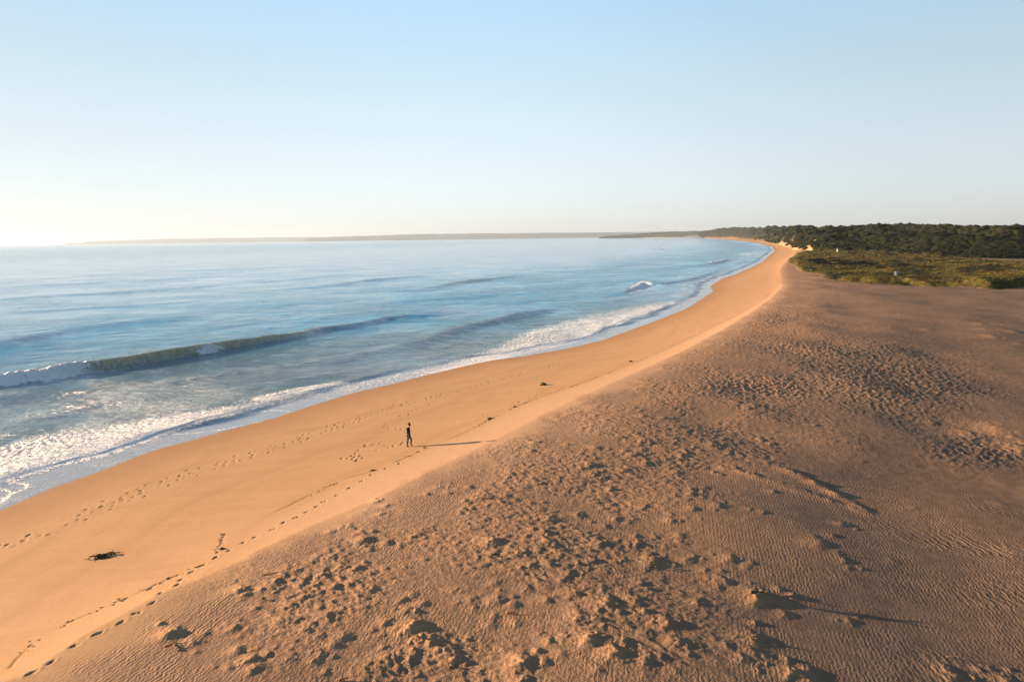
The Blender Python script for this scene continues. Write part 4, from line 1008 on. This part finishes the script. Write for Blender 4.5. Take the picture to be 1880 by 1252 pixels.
# --- vegetation
m_bush = simple('scrub_leaves', (.0025, .004, .0012), (.0085, .009, .0026), .12, .95, .04, .0, .55)
def ico(sub):
    bm = bmesh.new(); bmesh.ops.create_icosphere(bm, subdivisions=sub, radius=1); vs = np.array([v.co[:] for v in bm.verts]); fs = np.array([[v.index for v in f.verts] for f in bm.faces]); bm.free(); return vs, fs
def bush_geo(sub, seed, cards=0):
    vs, fs = ico(sub); rn = np.random.default_rng(seed)
    n = pn(vs[:, 0] * 1.6 + seed, vs[:, 1] * 1.6 + vs[:, 2] * 1.3, seed % 9) * .55 + pn(vs[:, 0] * 4 - vs[:, 2] * 3, vs[:, 1] * 4 + seed, 5) * .35
    v = vs * (1 + n + rn.normal(0, .05, len(vs)))[:, None]
    v[:, 2] = np.where(v[:, 2] < 0, v[:, 2] * .35, v[:, 2] * (.50 + .1 * rn.random()))
    V_, F_ = [v], [fs]
    if cards:
        k = rn.integers(0, len(v), cards); c = v[k] * rn.uniform(.95, 1.14, (cards, 1)); b = len(v)
        tri = c[:, None, :] + rn.normal(0, .10, (cards, 3, 3)); V_.append(tri.reshape(-1, 3)); F_.append(b + np.arange(cards * 3).reshape(-1, 3))
    return np.concatenate(V_), np.concatenate(F_)
def np_mesh(name, V, F, mat, smooth=False):
    me = bpy.data.meshes.new(name); me.vertices.add(len(V)); me.vertices.foreach_set('co', V.astype(np.float32).ravel())
    me.loops.add(F.size); me.loops.foreach_set('vertex_index', F.astype(np.int32).ravel()); me.polygons.add(len(F)); me.polygons.foreach_set('loop_start', np.arange(0, F.size, F.shape[1], dtype=np.int32))
    me.update(calc_edges=True); me.materials.append(mat)
    if smooth: me.polygons.foreach_set('use_smooth', np.ones(len(F), bool))
    return me
def scrub():
    N = 40000; r2 = np.random.default_rng(31)
    az = r2.uniform(az_of(1290), D2R(44), N); q = r2.random(N)
    Fd = np.interp(az, ht_az, ht_f); Cd = np.interp(az, ht_az, ht_c)
    rr_ = Fd * .93 + (Cd * 1.02 - Fd * .93) * q ** 1.25
    x = rr_ * np.sin(az); y = rr_ * np.cos(az); z, mk = ground_height(x, y, False)
    px, py = toPx(x, y, z)
    ok = (mk['hill'] > .5) & (mk['bare'] < .3) & (r2.random(N) < np.clip(900 / rr_, .12, 1))
    gap = pn(x / 22, y / 22, 170); ok &= gap > -.38
    x, y, z, rr_, px, py = [a[ok] for a in (x, y, z, rr_, px, py)]
    S = (1.4 + 2.0 * r2.random(len(x)) ** 1.5) * (1 + .0011 * np.clip(rr_ - 500, 0, 4000))
    big = S / rr_; vis = (px > 1300) & (px < 1875)
    order = np.argsort(-(big * vis)); ind = order[:290]; rest = order[290:5600]
    meshes = []
    for k in range(7):
        v_, f_ = bush_geo(3, 40 + k, 150); meshes.append(np_mesh('coastal_shrub', v_, f_, m_bush))
    for i in ind:
        o = bpy.data.objects.new('coastal_shrub', meshes[int(r2.integers(7))]); C.objects.link(o)
        o.location = (x[i], y[i], z[i] - .2); o.rotation_euler = (0, 0, r2.uniform(0, 6.28)); s_ = S[i]; o.scale = (s_ * r2.uniform(.85, 1.25), s_, s_ * r2.uniform(.75, 1.1))
        tag(o, 'rounded dark green shrub in the dense thicket covering the dune hill on the right', 'shrub', 'shrubs of the dune hill thicket')
    for (a, b_, n_) in ((1500, 470, 9), (1520, 471, 9), (1545, 472, 9), (1575, 473, 8), (1610, 474, 7), (1650, 475, 6)):
        for _ in range(n_):
            g = G(a + r2.uniform(-14, 18), b_ + r2.uniform(-2.5, 5), 5.5); zz = float(ground_height(np.array([g[0]]), np.array([g[1]]), False)[0][0])
            o = bpy.data.objects.new('grass_flat_shrub', meshes[int(r2.integers(7))]); C.objects.link(o); s_ = r2.uniform(1.5, 2.6)
            o.location = (g[0], g[1], zz - .1); o.rotation_euler = (0, 0, r2.uniform(0, 6.28)); o.scale = (s_ * 1.3, s_, s_ * .65)
            tag(o, 'low dark shrub in the thicket edging the back of the grass flat, before the hill', 'shrub', 'low shrubs at the back of the grass flat')
    V_, F_ = [], []; b = 0
    lo = [bush_geo(1, 60 + k, 14) for k in range(6)]
    for i in rest:
        v_, f_ = lo[int(r2.integers(6))]; a = r2.uniform(0, 6.28); c, s_ = math.cos(a), math.sin(a)
        w_ = np.stack([v_[:, 0] * c - v_[:, 1] * s_, v_[:, 0] * s_ + v_[:, 1] * c, v_[:, 2] * r2.uniform(.7, 1.1)], 1) * S[i] + (x[i], y[i], z[i] - .2)
        V_.append(w_); F_.append(f_ + b); b += len(w_)
    o = bpy.data.objects.new('scrub', np_mesh('scrub', np.concatenate(V_), np.concatenate(F_), m_bush)); C.objects.link(o)
    tag(o, 'mass of dark coastal scrub receding over the dune hills', 'scrub', kind='stuff')
scrub()

def grass_tufts():
    r2 = np.random.default_rng(33); N = 90000
    px = r2.uniform(1440, 1960, N); py = r2.uniform(464, 531, N)
    d = fw[None] * FPX + cR[None] * (px - 940)[:, None] + cU[None] * (626 - py)[:, None]; t_ = (2.6 - HC) / d[:, 2]
    x = d[:, 0] * t_; y = d[:, 1] * t_; z, mk = ground_height(x, y, False)
    clump = pn(x / 6, y / 6, 180) + .5 * pn(x / 2.2, y / 2.2, 181)
    ok = (mk['grass'] > .35) & (clump > -.05 - .25 * r2.random(N)) & (r2.random(N) < .55)
    x, y, z = x[ok][:26000], y[ok][:26000], z[ok][:26000]; n = len(x)
    S = r2.uniform(.12, .36, n) * np.clip(np.hypot(x, y) / 300, .8, 1.6)
    V_ = np.empty((n, 5, 3, 3)); 
    for k in range(5):
        a = r2.uniform(0, 6.28, n); bx, by = np.cos(a), np.sin(a); off_ = r2.normal(0, .45, (n, 2)) * S[:, None]; w_ = .32 * S
        V_[:, k, 0] = np.stack([x + off_[:, 0] - by * w_, y + off_[:, 1] + bx * w_, z - .05], 1)
        V_[:, k, 1] = np.stack([x + off_[:, 0] + by * w_, y + off_[:, 1] - bx * w_, z - .05], 1)
        V_[:, k, 2] = np.stack([x + off_[:, 0] + r2.normal(.25, .2, n) * S, y + off_[:, 1] + r2.normal(0, .2, n) * S, z + S * r2.uniform(.7, 1.3, n)], 1)
    t = NT('dune_grass'); P = t.pos(); c = t.mix(t.ramp(t.noise(P, .10, 4, .6), .4, .62), rgb(.014, .014, .003), rgb(.078, .056, .010))
    t.bsdf(c, .9, .1)
    o = bpy.data.objects.new('dune_grass', np_mesh('dune_grass', V_.reshape(-1, 3), np.arange(n * 15).reshape(-1, 3), t.m)); C.objects.link(o)
    tag(o, 'green and yellow dune grass covering the flat before the scrub hill', 'grass', kind='stuff')
grass_tufts()
open('/tmp/tris','w').write(str( sum(len(m.polygons) * (2 if m.name in ('beach', 'sea') else 1) for m in bpy.data.meshes)))
